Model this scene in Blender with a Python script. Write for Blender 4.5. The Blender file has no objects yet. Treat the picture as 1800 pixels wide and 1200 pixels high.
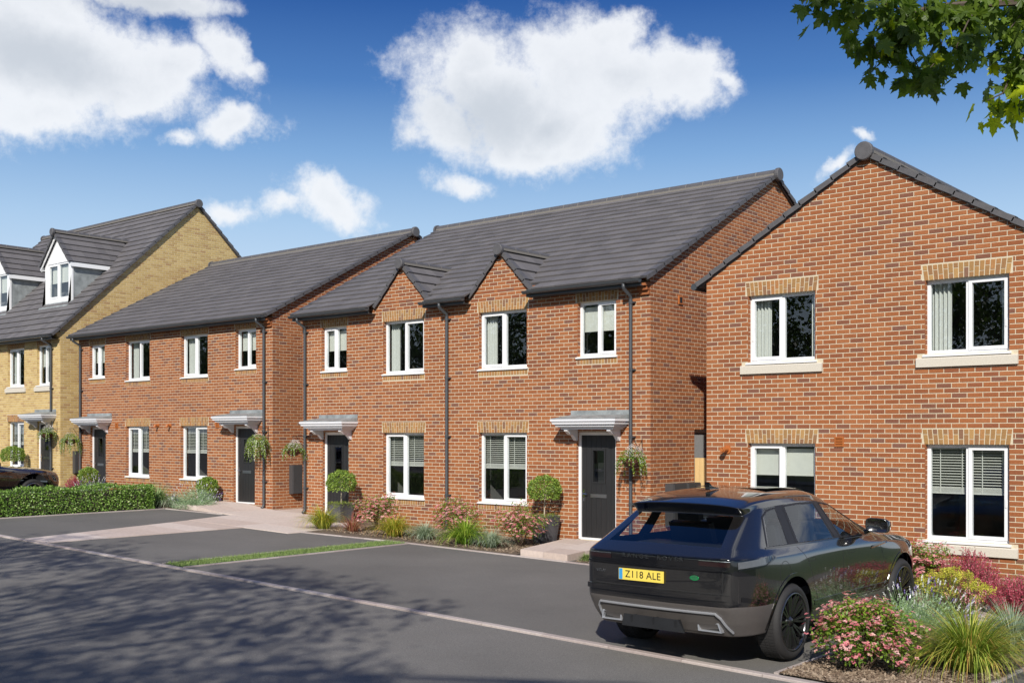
import bpy, math, random
import numpy as np
from mathutils import Vector, Matrix
from mathutils.bvhtree import BVHTree
R = random.Random(7)
sc = bpy.context.scene
COL = sc.collection
rad = math.radians

# ------------------------------------------------------------------ camera
YAW = 40.2
cam_d = bpy.data.cameras.new("camera")
cam = bpy.data.objects.new("camera", cam_d)
COL.objects.link(cam)
cam.location = (0, 0, 2.488)
cam.rotation_euler = (rad(90), 0, rad(YAW))
cam_d.sensor_width = 36
cam_d.lens = 36 * 1941 / 1800
cam_d.shift_y = 162 / 1800
cam_d.clip_start = 0.1
cam_d.clip_end = 5000
sc.camera = cam

# ------------------------------------------------------------------ sun and sky
SUN_DIR = Vector((0.44, -0.72, 0.56)).normalized()      # towards the sun
SUN_EL = math.asin(SUN_DIR.z)
SUN_AZ = math.atan2(SUN_DIR.x, SUN_DIR.y)
sd = bpy.data.lights.new("sun", 'SUN')
sd.energy = 4.6
sd.angle = rad(0.7)
sd.color = (1.0, 0.95, 0.87)
sun = bpy.data.objects.new("sun", sd)
COL.objects.link(sun)
sun.rotation_euler = SUN_DIR.to_track_quat('Z', 'Y').to_euler()
sun.location = (10, -30, 30)

sc.view_settings.view_transform = 'Standard'
sc.view_settings.look = 'None'
sc.view_settings.exposure = 0.18
sc.view_settings.gamma = 1.0
sc.view_settings.use_curve_mapping = False
sc.render.engine = 'CYCLES'
sc.cycles.max_bounces = 8
sc.cycles.transparent_max_bounces = 24
sc.cycles.use_denoising = True

world = bpy.data.worlds.new("World")
sc.world = world
world.use_nodes = True
wt = world.node_tree
for n in list(wt.nodes):
    wt.nodes.remove(n)


def wn(kind, **kw):
    n = wt.nodes.new(kind)
    for k, v in kw.items():
        setattr(n, k, v)
    return n


def wl(a, b):
    wt.links.new(a, b)


def wval(x, sock):
    if isinstance(x, (int, float)):
        sock.default_value = x
    else:
        wl(x, sock)


def wm(op, a, b=0.0, c=0.0, clamp=False):
    n = wn('ShaderNodeMath', operation=op)
    n.use_clamp = clamp
    wval(a, n.inputs[0])
    wval(b, n.inputs[1])
    wval(c, n.inputs[2])
    return n.outputs[0]


sky = wn('ShaderNodeTexSky', sky_type='NISHITA')
sky.sun_disc = False
sky.sun_elevation = SUN_EL
sky.sun_rotation = SUN_AZ
sky.altitude = 100
sky.air_density = 1.0
sky.dust_density = 0.6
sky.ozone_density = 3.0
hs = wn('ShaderNodeHueSaturation')
hs.inputs['Saturation'].default_value = 1.12
hs.inputs['Value'].default_value = 1.0
wl(sky.outputs[0], hs.inputs['Color'])
tc = wn('ShaderNodeTexCoord')
sep = wn('ShaderNodeSeparateXYZ')
wl(tc.outputs['Generated'], sep.inputs[0])
DX, DY, DZ = sep.outputs
# azimuth measured from the street's own direction, elevation above the horizon
az = wm('ARCTAN2', DX, DY)
el = wm('ARCSINE', DZ)
# the blue deepens quickly with height, pale and milky low down
elf = wm('MULTIPLY', el, 2 / math.pi, clamp=True)
sr = wn('ShaderNodeValToRGB')
wl(elf, sr.inputs[0])
stops = [(0, (.70, .79, .88)), (6, (.58, .70, .83)), (10.5, (.38, .55, .76)), (14, (.20, .37, .64)), (17.5, (.066, .185, .465)), (21.5, (.015, .082, .315)), (40, (.016, .08, .30)), (90, (.012, .06, .24))]
els = sr.color_ramp.elements
els[0].position, els[0].color = 0, (*stops[0][1], 1)
els[1].position, els[1].color = 1, (*stops[-1][1], 1)
for d_, c_ in stops[1:-1]:
    x_ = els.new(d_ / 90)
    x_.color = (*c_, 1)
sgain = wn('ShaderNodeMix', data_type='RGBA', blend_type='MULTIPLY')
sgain.inputs['Factor'].default_value = 1
wl(sr.outputs[0], sgain.inputs['A'])
sgain.inputs['B'].default_value = (10, 10, 10, 1)
smix = wn('ShaderNodeMix', data_type='RGBA')
smix.inputs['Factor'].default_value = 0.88
wl(hs.outputs[0], smix.inputs['A'])
wl(sgain.outputs['Result'], smix.inputs['B'])
# noise fields in direction space
n1 = wn('ShaderNodeTexNoise')
n1.inputs['Scale'].default_value = 5.5
n1.inputs['Detail'].default_value = 9
n1.inputs['Roughness'].default_value = 0.58
n1.inputs['Distortion'].default_value = 0.15
wl(tc.outputs['Generated'], n1.inputs['Vector'])
n2 = wn('ShaderNodeTexNoise')
n2.inputs['Scale'].default_value = 26
n2.inputs['Detail'].default_value = 10
n2.inputs['Roughness'].default_value = 0.68
wl(tc.outputs['Generated'], n2.inputs['Vector'])
F1 = wm('SUBTRACT', n1.outputs['Fac'], 0.5)
F2 = wm('SUBTRACT', n2.outputs['Fac'], 0.5)


AE0 = wn('ShaderNodeCombineXYZ')
wl(az, AE0.inputs[0])
wl(el, AE0.inputs[1])
nw = wn('ShaderNodeTexNoise')
nw.inputs['Scale'].default_value = 9
nw.inputs['Detail'].default_value = 6
nw.inputs['Roughness'].default_value = 0.6
wl(tc.outputs['Generated'], nw.inputs['Vector'])
wv = wn('ShaderNodeVectorMath', operation='MULTIPLY_ADD')
wl(nw.outputs['Color'], wv.inputs[0])
wv.inputs[1].default_value = (0.085, 0.06, 0)
wv.inputs[2].default_value = (-0.0425, -0.03, 0)
AE = wn('ShaderNodeVectorMath', operation='ADD')
wl(AE0.outputs[0], AE.inputs[0])
wl(wv.outputs[0], AE.inputs[1])


def cloud(cx, cy, rx, ry, rot=0.0, dens=1.0):
    """soft ellipse of cloud about azimuth cx, elevation cy (degrees)"""
    mp = wn('ShaderNodeMapping', vector_type='TEXTURE')
    mp.inputs['Location'].default_value = (rad(cx), rad(cy), 0)
    mp.inputs['Rotation'].default_value = (0, 0, rad(rot))
    mp.inputs['Scale'].default_value = (rad(rx), rad(ry), 1)
    wl(AE.outputs[0], mp.inputs[0])
    ln = wn('ShaderNodeVectorMath', operation='LENGTH')
    wl(mp.outputs[0], ln.inputs[0])
    return wm('MULTIPLY_ADD', ln.outputs['Value'], -dens, dens)


def px_dir(u, v):
    """azimuth / elevation in degrees of a point of the sky"""
    x, y, z = (u - 900) / 1941, (762 - v) / 1941, 1.0
    a = math.atan(x)
    e = math.atan2(y, math.hypot(x, z))
    return -YAW + math.degrees(a), math.degrees(e)


def cpx(u, v, w, h, rot=0, dens=1.0):
    A, E = px_dir(u, v)
    return cloud(A, E, w / 1941 * 57.3 * 0.5, h / 1941 * 57.3 * 0.5, rot, dens)


KX = 1.24


def cb(u, v, w, h, rot=0, dens=1.0):
    return cpx(u, v, w * KX, h * KX, rot, dens)


blobs = [
    # large cumulus over the middle house
    cb(875, 175, 350, 235), cb(1040, 125, 340, 190, -8), cb(1000, 195, 300, 190), cb(1180, 120, 210, 120, -22), cb(1255, 140, 110, 45, -30, .8),
    cb(775, 215, 150, 150), cb(1075, 62, 130, 75), cb(830, 115, 190, 100, 25), cb(900, 255, 180, 90), cb(800, 318, 130, 42, -12, .62),
    # big bank at the upper left
    cb(70, 115, 440, 290, -10), cb(225, 125, 310, 170, -18), cb(300, 120, 150, 90), cb(60, 205, 240, 110), cb(230, 190, 110, 70), cb(265, -5, 260, 55, 0, .9), cb(60, 20, 260, 120),
    cb(400, 100, 190, 80, -42, .9), cb(455, 140, 90, 50, -20, .7), cb(415, 228, 150, 62, 8, .85), cb(335, 252, 80, 34, 0, .65),
    # small ones
    cb(560, 352, 185, 95, -8, .95), cb(480, 350, 90, 60, 0, .7), cb(400, 365, 90, 55, 0, .62), cb(1470, 292, 80, 38, 38, .75), cb(1525, 242, 60, 24, -20, .7),
    # the rest of the sky
    cloud(25, 22, 14, 7, 5), cloud(60, 30, 18, 9, -10), cloud(110, 18, 20, 6, 0), cloud(-100, 25, 16, 8, 8), cloud(-140, 20, 22, 7, 0),
    cloud(170, 35, 22, 10, 5), cloud(140, 60, 25, 12, 0), cloud(-120, 55, 25, 12, 0), cloud(0, 62, 25, 10, 0),
]
acc = blobs[0]
for b in blobs[1:]:
    acc = wm('MAXIMUM', acc, b)
field = wm('ADD', wm('ADD', acc, wm('MULTIPLY', F1, 1.0)), wm('MULTIPLY', F2, 1.15))
cov = wn('ShaderNodeMapRange')
cov.interpolation_type = 'SMOOTHSTEP'
cov.inputs['From Min'].default_value = 0.06
cov.inputs['From Max'].default_value = 0.58
wl(field, cov.inputs['Value'])
# inner shading of the clouds: thick cores a little greyer
shade = [cb(850, 195, 260, 120, 10, 1.5), cb(960, 210, 150, 60, 10, .9), cb(60, 105, 330, 110, -8, 1.5), cb(235, 0, 240, 60, 0, 1.1), cb(1100, 130, 120, 50, 0, .5), cb(200, 170, 120, 70, 0, .6)]
sh = shade[0]
for b in shade[1:]:
    sh = wm('MAXIMUM', sh, b)
other = wm('MULTIPLY', wm('SUBTRACT', acc, 0.55), wm('LESS_THAN', wm('ABSOLUTE', wm('ADD', az, rad(YAW))), 2.0))
sh = wm('MAXIMUM', sh, wm('MULTIPLY', other, 0.8))
core = wn('ShaderNodeMapRange')
core.interpolation_type = 'SMOOTHSTEP'
core.inputs['From Min'].default_value = -0.25
core.inputs['From Max'].default_value = 1.35
wl(wm('ADD', wm('ADD', sh, wm('MULTIPLY', F1, 1.6)), wm('MULTIPLY', F2, 1.0)), core.inputs['Value'])
ramp = wn('ShaderNodeMix', data_type='RGBA')
ramp.inputs['A'].default_value = (8.3, 8.5, 8.8, 1)
ramp.inputs['B'].default_value = (5.7, 6.1, 6.6, 1)
wl(core.outputs[0], ramp.inputs['Factor'])
mixc = wn('ShaderNodeMix', data_type='RGBA')
wl(wm('MULTIPLY', cov.outputs[0], 0.93), mixc.inputs['Factor'])
wl(smix.outputs['Result'], mixc.inputs['A'])
wl(ramp.outputs['Result'], mixc.inputs['B'])
bg = wn('ShaderNodeBackground')
bg.inputs['Strength'].default_value = 0.10
wl(mixc.outputs['Result'], bg.inputs['Color'])
wo = wn('ShaderNodeOutputWorld')
wl(bg.outputs[0], wo.inputs[0])


# ------------------------------------------------------------------ helpers
def G(x):
    """height of the ground: the street falls gently to the right"""
    return -0.025 * min(max(x, -90), 60)


MATS = {}


def new_mat(name):
    m = bpy.data.materials.new(name)
    m.use_nodes = True
    nt = m.node_tree
    for n in list(nt.nodes):
        nt.nodes.remove(n)
    out = nt.nodes.new('ShaderNodeOutputMaterial')
    return m, nt, out


def pr(nt, out, rough=0.6, metal=0.0, spec=0.5, coat=0.0):
    p = nt.nodes.new('ShaderNodeBsdfPrincipled')
    p.inputs['Roughness'].default_value = rough
    p.inputs['Metallic'].default_value = metal
    p.inputs['Specular IOR Level'].default_value = spec
    p.inputs['Coat Weight'].default_value = coat
    nt.links.new(p.outputs[0], out.inputs[0])
    return p


def tex_coord(nt, kind='Position'):
    if kind == 'Position':
        return nt.nodes.new('ShaderNodeNewGeometry').outputs['Position']
    return nt.nodes.new('ShaderNodeTexCoord').outputs[kind]


def noise(nt, scale, detail=4, rough=0.55, src=None, kind='Position', vscale=None):
    n = nt.nodes.new('ShaderNodeTexNoise')
    n.inputs['Scale'].default_value = scale
    n.inputs['Detail'].default_value = detail
    n.inputs['Roughness'].default_value = rough
    v = src or tex_coord(nt, kind)
    if vscale:
        mp = nt.nodes.new('ShaderNodeMapping')
        mp.inputs['Scale'].default_value = vscale
        nt.links.new(v, mp.inputs[0])
        v = mp.outputs[0]
    nt.links.new(v, n.inputs['Vector'])
    return n.outputs['Fac']


def rampn(nt, fac, stops):
    r = nt.nodes.new('ShaderNodeValToRGB')
    e = r.color_ramp.elements
    e[0].position, e[0].color = stops[0][0], (*stops[0][1], 1)
    e[1].position, e[1].color = stops[-1][0], (*stops[-1][1], 1)
    for p, c in stops[1:-1]:
        x = e.new(p)
        x.color = (*c, 1)
    nt.links.new(fac, r.inputs[0])
    return r.outputs[0]


def mixcol(nt, fac, a, b, mode='MIX'):
    m = nt.nodes.new('ShaderNodeMix')
    m.data_type = 'RGBA'
    m.blend_type = mode
    for v, s in ((fac, 'Factor'), (a, 'A'), (b, 'B')):
        if isinstance(v, (int, float)):
            m.inputs[s].default_value = v
        elif isinstance(v, tuple):
            m.inputs[s].default_value = (*v, 1)
        else:
            nt.links.new(v, m.inputs[s])
    return m.outputs['Result']


def bump(nt, p, h, strength=0.3, dist=0.01):
    b = nt.nodes.new('ShaderNodeBump')
    b.inputs['Strength'].default_value = strength
    b.inputs['Distance'].default_value = dist
    nt.links.new(h, b.inputs['Height'])
    nt.links.new(b.outputs[0], p.inputs['Normal'])


def simple(name, col, rough=0.6, metal=0.0, var=0.12, scale=30, bmp=0.0, spec=0.5, coat=0.0, vscale=None, detail=4):
    """plain material with a little natural variation"""
    m, nt, out = new_mat(name)
    p = pr(nt, out, rough, metal, spec, coat)
    f = noise(nt, scale, detail, vscale=vscale)
    lo = tuple(c * (1 - var) for c in col)
    hi = tuple(min(1, c * (1 + var)) for c in col)
    nt.links.new(rampn(nt, f, [(0.3, lo), (0.7, hi)]), p.inputs['Base Color'])
    if bmp:
        bump(nt, p, f, bmp, 0.01)
    MATS[name] = m
    return m


def toned(name, stops, rough=0.85, var=0.14, scale=60, bmp=0.25, trans=0.0, const=False, big=0.0, spec=0.4):
    """material coloured piece by piece through the mesh attribute 'tone'"""
    m, nt, out = new_mat(name)
    p = pr(nt, out, rough, 0, spec)
    at = nt.nodes.new('ShaderNodeAttribute')
    at.attribute_name = 'tone'
    col = rampn(nt, at.outputs['Fac'], stops)
    f = noise(nt, scale, 5, 0.6)
    g = rampn(nt, f, [(0.25, (1 - var,) * 3), (0.75, (1 + var,) * 3)])
    col = mixcol(nt, 1.0, col, g, 'MULTIPLY')
    if big:
        f2 = noise(nt, 0.7, 4, 0.6)
        g2 = rampn(nt, f2, [(0.3, (1 - big,) * 3), (0.7, (1 + big,) * 3)])
        col = mixcol(nt, 1.0, col, g2, 'MULTIPLY')
    nt.links.new(col, p.inputs['Base Color'])
    if bmp:
        bump(nt, p, f, bmp, 0.004)
    if trans:
        t = nt.nodes.new('ShaderNodeBsdfTranslucent')
        tcol = mixcol(nt, 1.0, col, (1.25, 1.35, 0.7), 'MULTIPLY')
        nt.links.new(tcol, t.inputs[0])
        mx = nt.nodes.new('ShaderNodeMixShader')
        mx.inputs[0].default_value = trans
        nt.links.new(p.outputs[0], mx.inputs[1])
        nt.links.new(t.outputs[0], mx.inputs[2])
        nt.links.new(mx.outputs[0], out.inputs[0])
    MATS[name] = m
    return m


ORG = [Vector((0, 0, 0))]          # base of the thing being built


class MB:
    """collects faces and links them as ONE mesh object"""

    def __init__(s):
        s.v, s.f, s.t = [], [], []

    def add(s, vs, fs, tone=0.5):
        b = len(s.v)
        s.v.extend(vs)
        s.f.extend([tuple(i + b for i in f) for f in fs])
        s.t.extend([tone] * len(vs))
        return s

    def box(s, x0, x1, y0, y1, z0, z1, tone=0.5):
        vs = [(x0, y0, z0), (x1, y0, z0), (x1, y1, z0), (x0, y1, z0), (x0, y0, z1), (x1, y0, z1), (x1, y1, z1), (x0, y1, z1)]
        return s.add(vs, [(3, 2, 1, 0), (4, 5, 6, 7), (0, 1, 5, 4), (1, 2, 6, 5), (2, 3, 7, 6), (3, 0, 4, 7)], tone)

    def obox(s, O, A, B, C, tone=0.5):
        """box from a corner and three edge vectors"""
        O, A, B, C = map(Vector, (O, A, B, C))
        vs = [O, O + A, O + A + B, O + B, O + C, O + A + C, O + A + B + C, O + B + C]
        fs = [(3, 2, 1, 0), (4, 5, 6, 7), (0, 1, 5, 4), (1, 2, 6, 5), (2, 3, 7, 6), (3, 0, 4, 7)]
        if A.cross(B).dot(C) < 0:
            fs = [f[::-1] for f in fs]
        return s.add([tuple(v) for v in vs], fs, tone)

    def prism(s, pts, d, tone=0.5):
        """polygon (3-D points) pushed along vector d"""
        n = len(pts)
        d = Vector(d)
        a = [Vector(p) for p in pts]
        nrm = Vector((0, 0, 0))
        for i in range(n):
            nrm += a[i].cross(a[(i + 1) % n])
        if nrm.dot(d) < 0:
            a = a[::-1]
        vs = [tuple(p) for p in a] + [tuple(p + d) for p in a]
        fs = [tuple(range(n))[::-1], tuple(range(n, 2 * n))] + [(i, (i + 1) % n, n + (i + 1) % n, n + i) for i in range(n)]
        return s.add(vs, fs, tone)

    def tube(s, path, r, seg=8, tone=0.5, cap=True):
        path = [Vector(p) for p in path]
        rs = r if isinstance(r, (list, tuple)) else [r] * len(path)
        b = len(s.v)
        n = len(path)
        up = None
        for i, p in enumerate(path):
            t = (path[min(i + 1, n - 1)] - path[max(i - 1, 0)]).normalized()
            if up is None:
                up = Vector((0, 0, 1)) if abs(t.z) < 0.9 else Vector((1, 0, 0))
            x = t.cross(up).normalized()
            y = x.cross(t).normalized()
            up = y
            for k in range(seg):
                a = 2 * math.pi * k / seg
                s.v.append(tuple(p + (x * math.cos(a) + y * math.sin(a)) * rs[i]))
                s.t.append(tone)
        for i in range(n - 1):
            for k in range(seg):
                k2 = (k + 1) % seg
                s.f.append((b + i * seg + k, b + i * seg + k2, b + (i + 1) * seg + k2, b + (i + 1) * seg + k))
        if cap:
            s.f.append(tuple(b + k for k in range(seg))[::-1])
            s.f.append(tuple(b + (n - 1) * seg + k for k in range(seg)))
        return s

    def lathe(s, prof, seg=32, O=(0, 0, 0), axis='Z', tone=0.5):
        """profile of (radius, height)"""
        b = len(s.v)
        for r_, h in prof:
            for k in range(seg):
                a = 2 * math.pi * k / seg
                x, y = r_ * math.cos(a), r_ * math.sin(a)
                p = (x, y, h) if axis == 'Z' else ((h, x, y) if axis == 'X' else (x, h, y))
                s.v.append((p[0] + O[0], p[1] + O[1], p[2] + O[2]))
                s.t.append(tone)
        for i in range(len(prof) - 1):
            for k in range(seg):
                k2 = (k + 1) % seg
                q = (b + i * seg + k, b + i * seg + k2, b + (i + 1) * seg + k2, b + (i + 1) * seg + k)
                s.f.append(q if axis != 'Y' else q[::-1])
        return s

    def build(s, name, m, parent=None, smooth=False, org=None, kind=None):
        o_ = Vector(ORG[0]) if org is None else Vector(org)
        me = bpy.data.meshes.new(name)
        if s.v:
            a = np.array(s.v, dtype=np.float64) - np.array(o_[:])
            me.from_pydata(a.tolist(), [], s.f)
            at = me.attributes.new('tone', 'FLOAT', 'POINT')
            at.data.foreach_set('value', np.array(s.t, dtype=np.float32))
            if smooth:
                me.polygons.foreach_set('use_smooth', [True] * len(me.polygons))
        me.materials.append(MATS[m] if isinstance(m, str) else m)
        ob = bpy.data.objects.new(name, me)
        COL.objects.link(ob)
        if parent:
            ob.parent = parent
        elif org is None and ORG[0].length:
            ob.location = ORG[0]
        if kind:
            ob['kind'] = kind
        return ob


def thing(name, label, cat, loc=(0, 0, 0), group=None):
    o = bpy.data.objects.new(name, None)
    o.empty_display_size = 0.2
    COL.objects.link(o)
    o.location = loc
    o['label'] = label
    o['category'] = cat
    if group:
        o['group'] = group
    ORG[0] = Vector(loc)
    return o


def struct(o):
    o['kind'] = 'structure'
    return o


def copy_tree(o, parent=None):
    c = o.copy()
    COL.objects.link(c)
    if parent:
        c.parent = parent
    for ch in list(o.children):
        copy_tree(ch, c)
    return c


def clip_poly(poly, a, b, c):
    """keep the part of a 2-D polygon where a*u + b*z <= c"""
    out = []
    n = len(poly)
    for i in range(n):
        p, q = poly[i], poly[(i + 1) % n]
        dp, dq = a * p[0] + b * p[1] - c, a * q[0] + b * q[1] - c
        if dp <= 0:
            out.append(p)
        if (dp < 0 < dq) or (dq < 0 < dp):
            t = dp / (dp - dq)
            out.append((p[0] + (q[0] - p[0]) * t, p[1] + (q[1] - p[1]) * t))
    return out


def sub_rect(rects, h):
    """subtract rectangle h from a list of rectangles (u0,u1,z0,z1)"""
    res = []
    for r in rects:
        u0, u1, z0, z1 = r
        a0, a1, b0, b1 = h
        if a1 <= u0 + 1e-6 or a0 >= u1 - 1e-6 or b1 <= z0 + 1e-6 or b0 >= z1 - 1e-6:
            res.append(r)
            continue
        if a0 > u0:
            res.append((u0, a0, z0, z1))
        if a1 < u1:
            res.append((a1, u1, z0, z1))
        m0, m1 = max(u0, a0), min(u1, a1)
        if b0 > z0:
            res.append((m0, m1, z0, b0))
        if b1 < z1:
            res.append((m0, m1, b1, z1))
    return [r for r in res if r[1] - r[0] > 0.003 and r[3] - r[2] > 0.003]


CAMP = Vector((0, 0, 2.488))


def in_view(p, marg=0.0):
    c, s = math.cos(rad(YAW)), math.sin(rad(YAW))
    xc, zc = c * p[0] + s * p[1], -s * p[0] + c * p[1]
    if zc < 0.3:
        return False, zc
    u, v = 900 + 1941 * xc / zc, 762 - 1941 * (p[2] - 2.488) / zc
    return (-marg < u < 1800 + marg and -marg < v < 1200 + marg), zc

# ------------------------------------------------------------------ materials
toned('red_brick', [(0.0, (0.191, 0.085, 0.057)), (0.04, (0.200, 0.080, 0.046)), (0.085, (0.237, 0.080, 0.036)), (0.22, (0.270, 0.089, 0.033)), (0.65, (0.321, 0.109, 0.037)), (1.0, (0.353, 0.132, 0.050))],
      rough=0.9, var=0.22, scale=45, bmp=0.5, big=0.08)
toned('yellow_brick', [(0.0, (0.41, 0.25, 0.11)), (0.10, (0.46, 0.31, 0.12)), (0.35, (0.51, 0.36, 0.14)), (0.7, (0.55, 0.395, 0.155)), (1.0, (0.59, 0.435, 0.19))],
      rough=0.9, var=0.14, scale=45, bmp=0.4)
toned('buff_brick', [(0.0, (0.21, 0.11, 0.07)), (0.2, (0.29, 0.15, 0.065)), (0.5, (0.35, 0.20, 0.072)), (0.8, (0.37, 0.165, 0.06)), (1.0, (0.42, 0.25, 0.095))],
      rough=0.9, var=0.2, scale=45, bmp=0.4)
simple('mortar', (0.60, 0.52, 0.375), 0.95, var=0.10, scale=90, bmp=0.4)
toned('roof_tile', [(0.0, (0.112, 0.105, 0.106)), (0.5, (0.130, 0.121, 0.122)), (1.0, (0.148, 0.138, 0.138))], rough=0.75, var=0.10, scale=25, bmp=0.2, big=0.05)
simple('tile_edge', (0.095, 0.091, 0.094), 0.6, var=0.12, scale=12)
simple('ridge_mortar', (0.19, 0.175, 0.155), 0.9, var=0.1)
simple('gutter', (0.055, 0.060, 0.066), 0.38, var=0.08, scale=6)
simple('upvc', (0.82, 0.82, 0.82), 0.28, var=0.015, scale=3)
simple('grp_white', (0.74, 0.74, 0.76), 0.35, var=0.02, scale=3)
simple('lead', (0.27, 0.29, 0.29), 0.6, metal=0.1, var=0.30, scale=5, bmp=0.2)
simple('door_leaf', (0.022, 0.022, 0.023), 0.42, var=0.10, scale=40, vscale=(1, 1, 0.1), bmp=0.15)
simple('chrome', (0.75, 0.75, 0.76), 0.12, metal=1.0, var=0.02)
simple('steel', (0.45, 0.45, 0.45), 0.3, metal=1.0, var=0.05)
simple('stone_sill', (0.60, 0.55, 0.46), 0.85, var=0.08, scale=60, bmp=0.2)
simple('blind_cloth', (0.60, 0.58, 0.52), 0.9, var=0.03, scale=8)
simple('curtain_cloth', (0.58, 0.57, 0.53), 0.9, var=0.03, scale=8)
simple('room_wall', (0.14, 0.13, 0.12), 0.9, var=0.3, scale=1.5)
simple('terracotta', (0.42, 0.13, 0.03), 0.55, var=0.1, scale=15)
simple('meter_grey', (0.060, 0.060, 0.063), 0.5, var=0.08)
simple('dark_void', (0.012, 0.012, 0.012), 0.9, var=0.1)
simple('gate_timber', (0.62, 0.44, 0.20), 0.7, var=0.14, scale=9, vscale=(1, 1, 0.12), bmp=0.2)
simple('render_grey', (0.30, 0.30, 0.30), 0.8, var=0.1)
simple('iron', (0.02, 0.02, 0.022), 0.5, metal=0.3, var=0.1)


def glass_mat(name, tint=(0.9, 0.95, 0.95), refl=1.0, base=0.04):
    m, nt, out = new_mat(name)
    ge = nt.nodes.new('ShaderNodeNewGeometry')
    dt = nt.nodes.new('ShaderNodeVectorMath')
    dt.operation = 'DOT_PRODUCT'
    nt.links.new(ge.outputs['Incoming'], dt.inputs[0])
    nt.links.new(ge.outputs['Normal'], dt.inputs[1])

    def mm(op, x, y, z=0.0, cl=False):
        n = nt.nodes.new('ShaderNodeMath')
        n.operation = op
        n.use_clamp = cl
        for v, s in ((x, n.inputs[0]), (y, n.inputs[1]), (z, n.inputs[2])):
            if isinstance(v, (int, float)):
                s.default_value = v
            else:
                nt.links.new(v, s)
        return n.outputs[0]
    ab = mm('ABSOLUTE', dt.outputs['Value'], 0)
    p5 = mm('POWER', mm('SUBTRACT', 1.0, ab, cl=True), 4.0)
    mul_out = mm('MULTIPLY_ADD', p5, 0.9, base * 2.2 * refl, True)
    t = nt.nodes.new('ShaderNodeBsdfTransparent')
    t.inputs[0].default_value = (*tint, 1)
    g = nt.nodes.new('ShaderNodeBsdfGlossy')
    g.inputs['Roughness'].default_value = 0.0
    g.inputs[0].default_value = (0.95, 0.97, 1, 1)
    mx = nt.nodes.new('ShaderNodeMixShader')
    nt.links.new(mul_out, mx.inputs[0])
    nt.links.new(t.outputs[0], mx.inputs[1])
    nt.links.new(g.outputs[0], mx.inputs[2])
    nt.links.new(mx.outputs[0], out.inputs[0])
    MATS[name] = m
    return m


glass_mat('window_glass')
glass_mat('car_glass', tint=(0.84, 0.89, 0.91), refl=1.0, base=0.024)


def tarmac_mat(name, lo, hi, sp=150):
    m, nt, out = new_mat(name)
    p = pr(nt, out, 0.86, 0, 0.35)
    f = noise(nt, sp, 3, 0.7)
    f2 = noise(nt, 0.5, 5, 0.6)
    f3 = noise(nt, 55, 3, 0.6)
    c = rampn(nt, f, [(0.33, lo), (0.62, hi)])
    c = mixcol(nt, 1.0, c, rampn(nt, f2, [(0.3, (0.86,) * 3), (0.7, (1.12,) * 3)]), 'MULTIPLY')
    c = mixcol(nt, 1.0, c, rampn(nt, f3, [(0.3, (0.86,) * 3), (0.7, (1.14,) * 3)]), 'MULTIPLY')
    nt.links.new(c, p.inputs['Base Color'])
    bump(nt, p, f, 0.5, 0.006)
    MATS[name] = m


tarmac_mat('road_tarmac', (0.085, 0.080, 0.073), (0.225, 0.214, 0.196))
tarmac_mat('bay_tarmac', (0.104, 0.098, 0.090), (0.180, 0.172, 0.158), 190)
toned('paving', [(0.0, (0.52, 0.42, 0.36)), (0.5, (0.58, 0.48, 0.42)), (1.0, (0.62, 0.53, 0.47))], rough=0.85, var=0.12, scale=14, bmp=0.15)
toned('kerb', [(0.0, (0.36, 0.30, 0.28)), (0.5, (0.44, 0.38, 0.35)), (1.0, (0.50, 0.44, 0.41))], rough=0.85, var=0.15, scale=30, bmp=0.2)
toned('bark_mulch', [(0.0, (0.10, 0.065, 0.045)), (0.5, (0.22, 0.16, 0.11)), (1.0, (0.38, 0.30, 0.22))], rough=0.95, var=0.3, scale=50, bmp=0.5)
simple('soil', (0.13, 0.095, 0.065), 0.95, var=0.5, scale=30, bmp=0.8)
simple('lawn_base', (0.05, 0.085, 0.02), 0.95, var=0.3, scale=8)


# ------------------------------------------------------------------ brickwork
BR_L, BR_H, JT = 0.2125, 0.0625, 0.0125
_brick_mesh = {}


def brick_shape(poly, t, d0):
    """front polygon (u,z), bevelled: returns vertices (u, depth, z) and faces"""
    n = len(poly)
    cu = sum(p[0] for p in poly) / n
    cz = sum(p[1] for p in poly) / n
    b = 0.003
    inner = []
    for p in poly:
        du, dz = cu - p[0], cz - p[1]
        inner.append((p[0] + (b if du > 0 else -b), p[1] + (b if dz > 0 else -b)))
    vs = [(p[0], -d0, p[1]) for p in inner] + [(p[0], -d0 + b, p[1]) for p in poly] + [(p[0], t, p[1]) for p in poly]
    fs = [tuple(range(n))]
    for k in (0, n):
        for i in range(n):
            j = (i + 1) % n
            fs.append((k + j, k + i, k + n + i, k + n + j))
    return vs, fs


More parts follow.
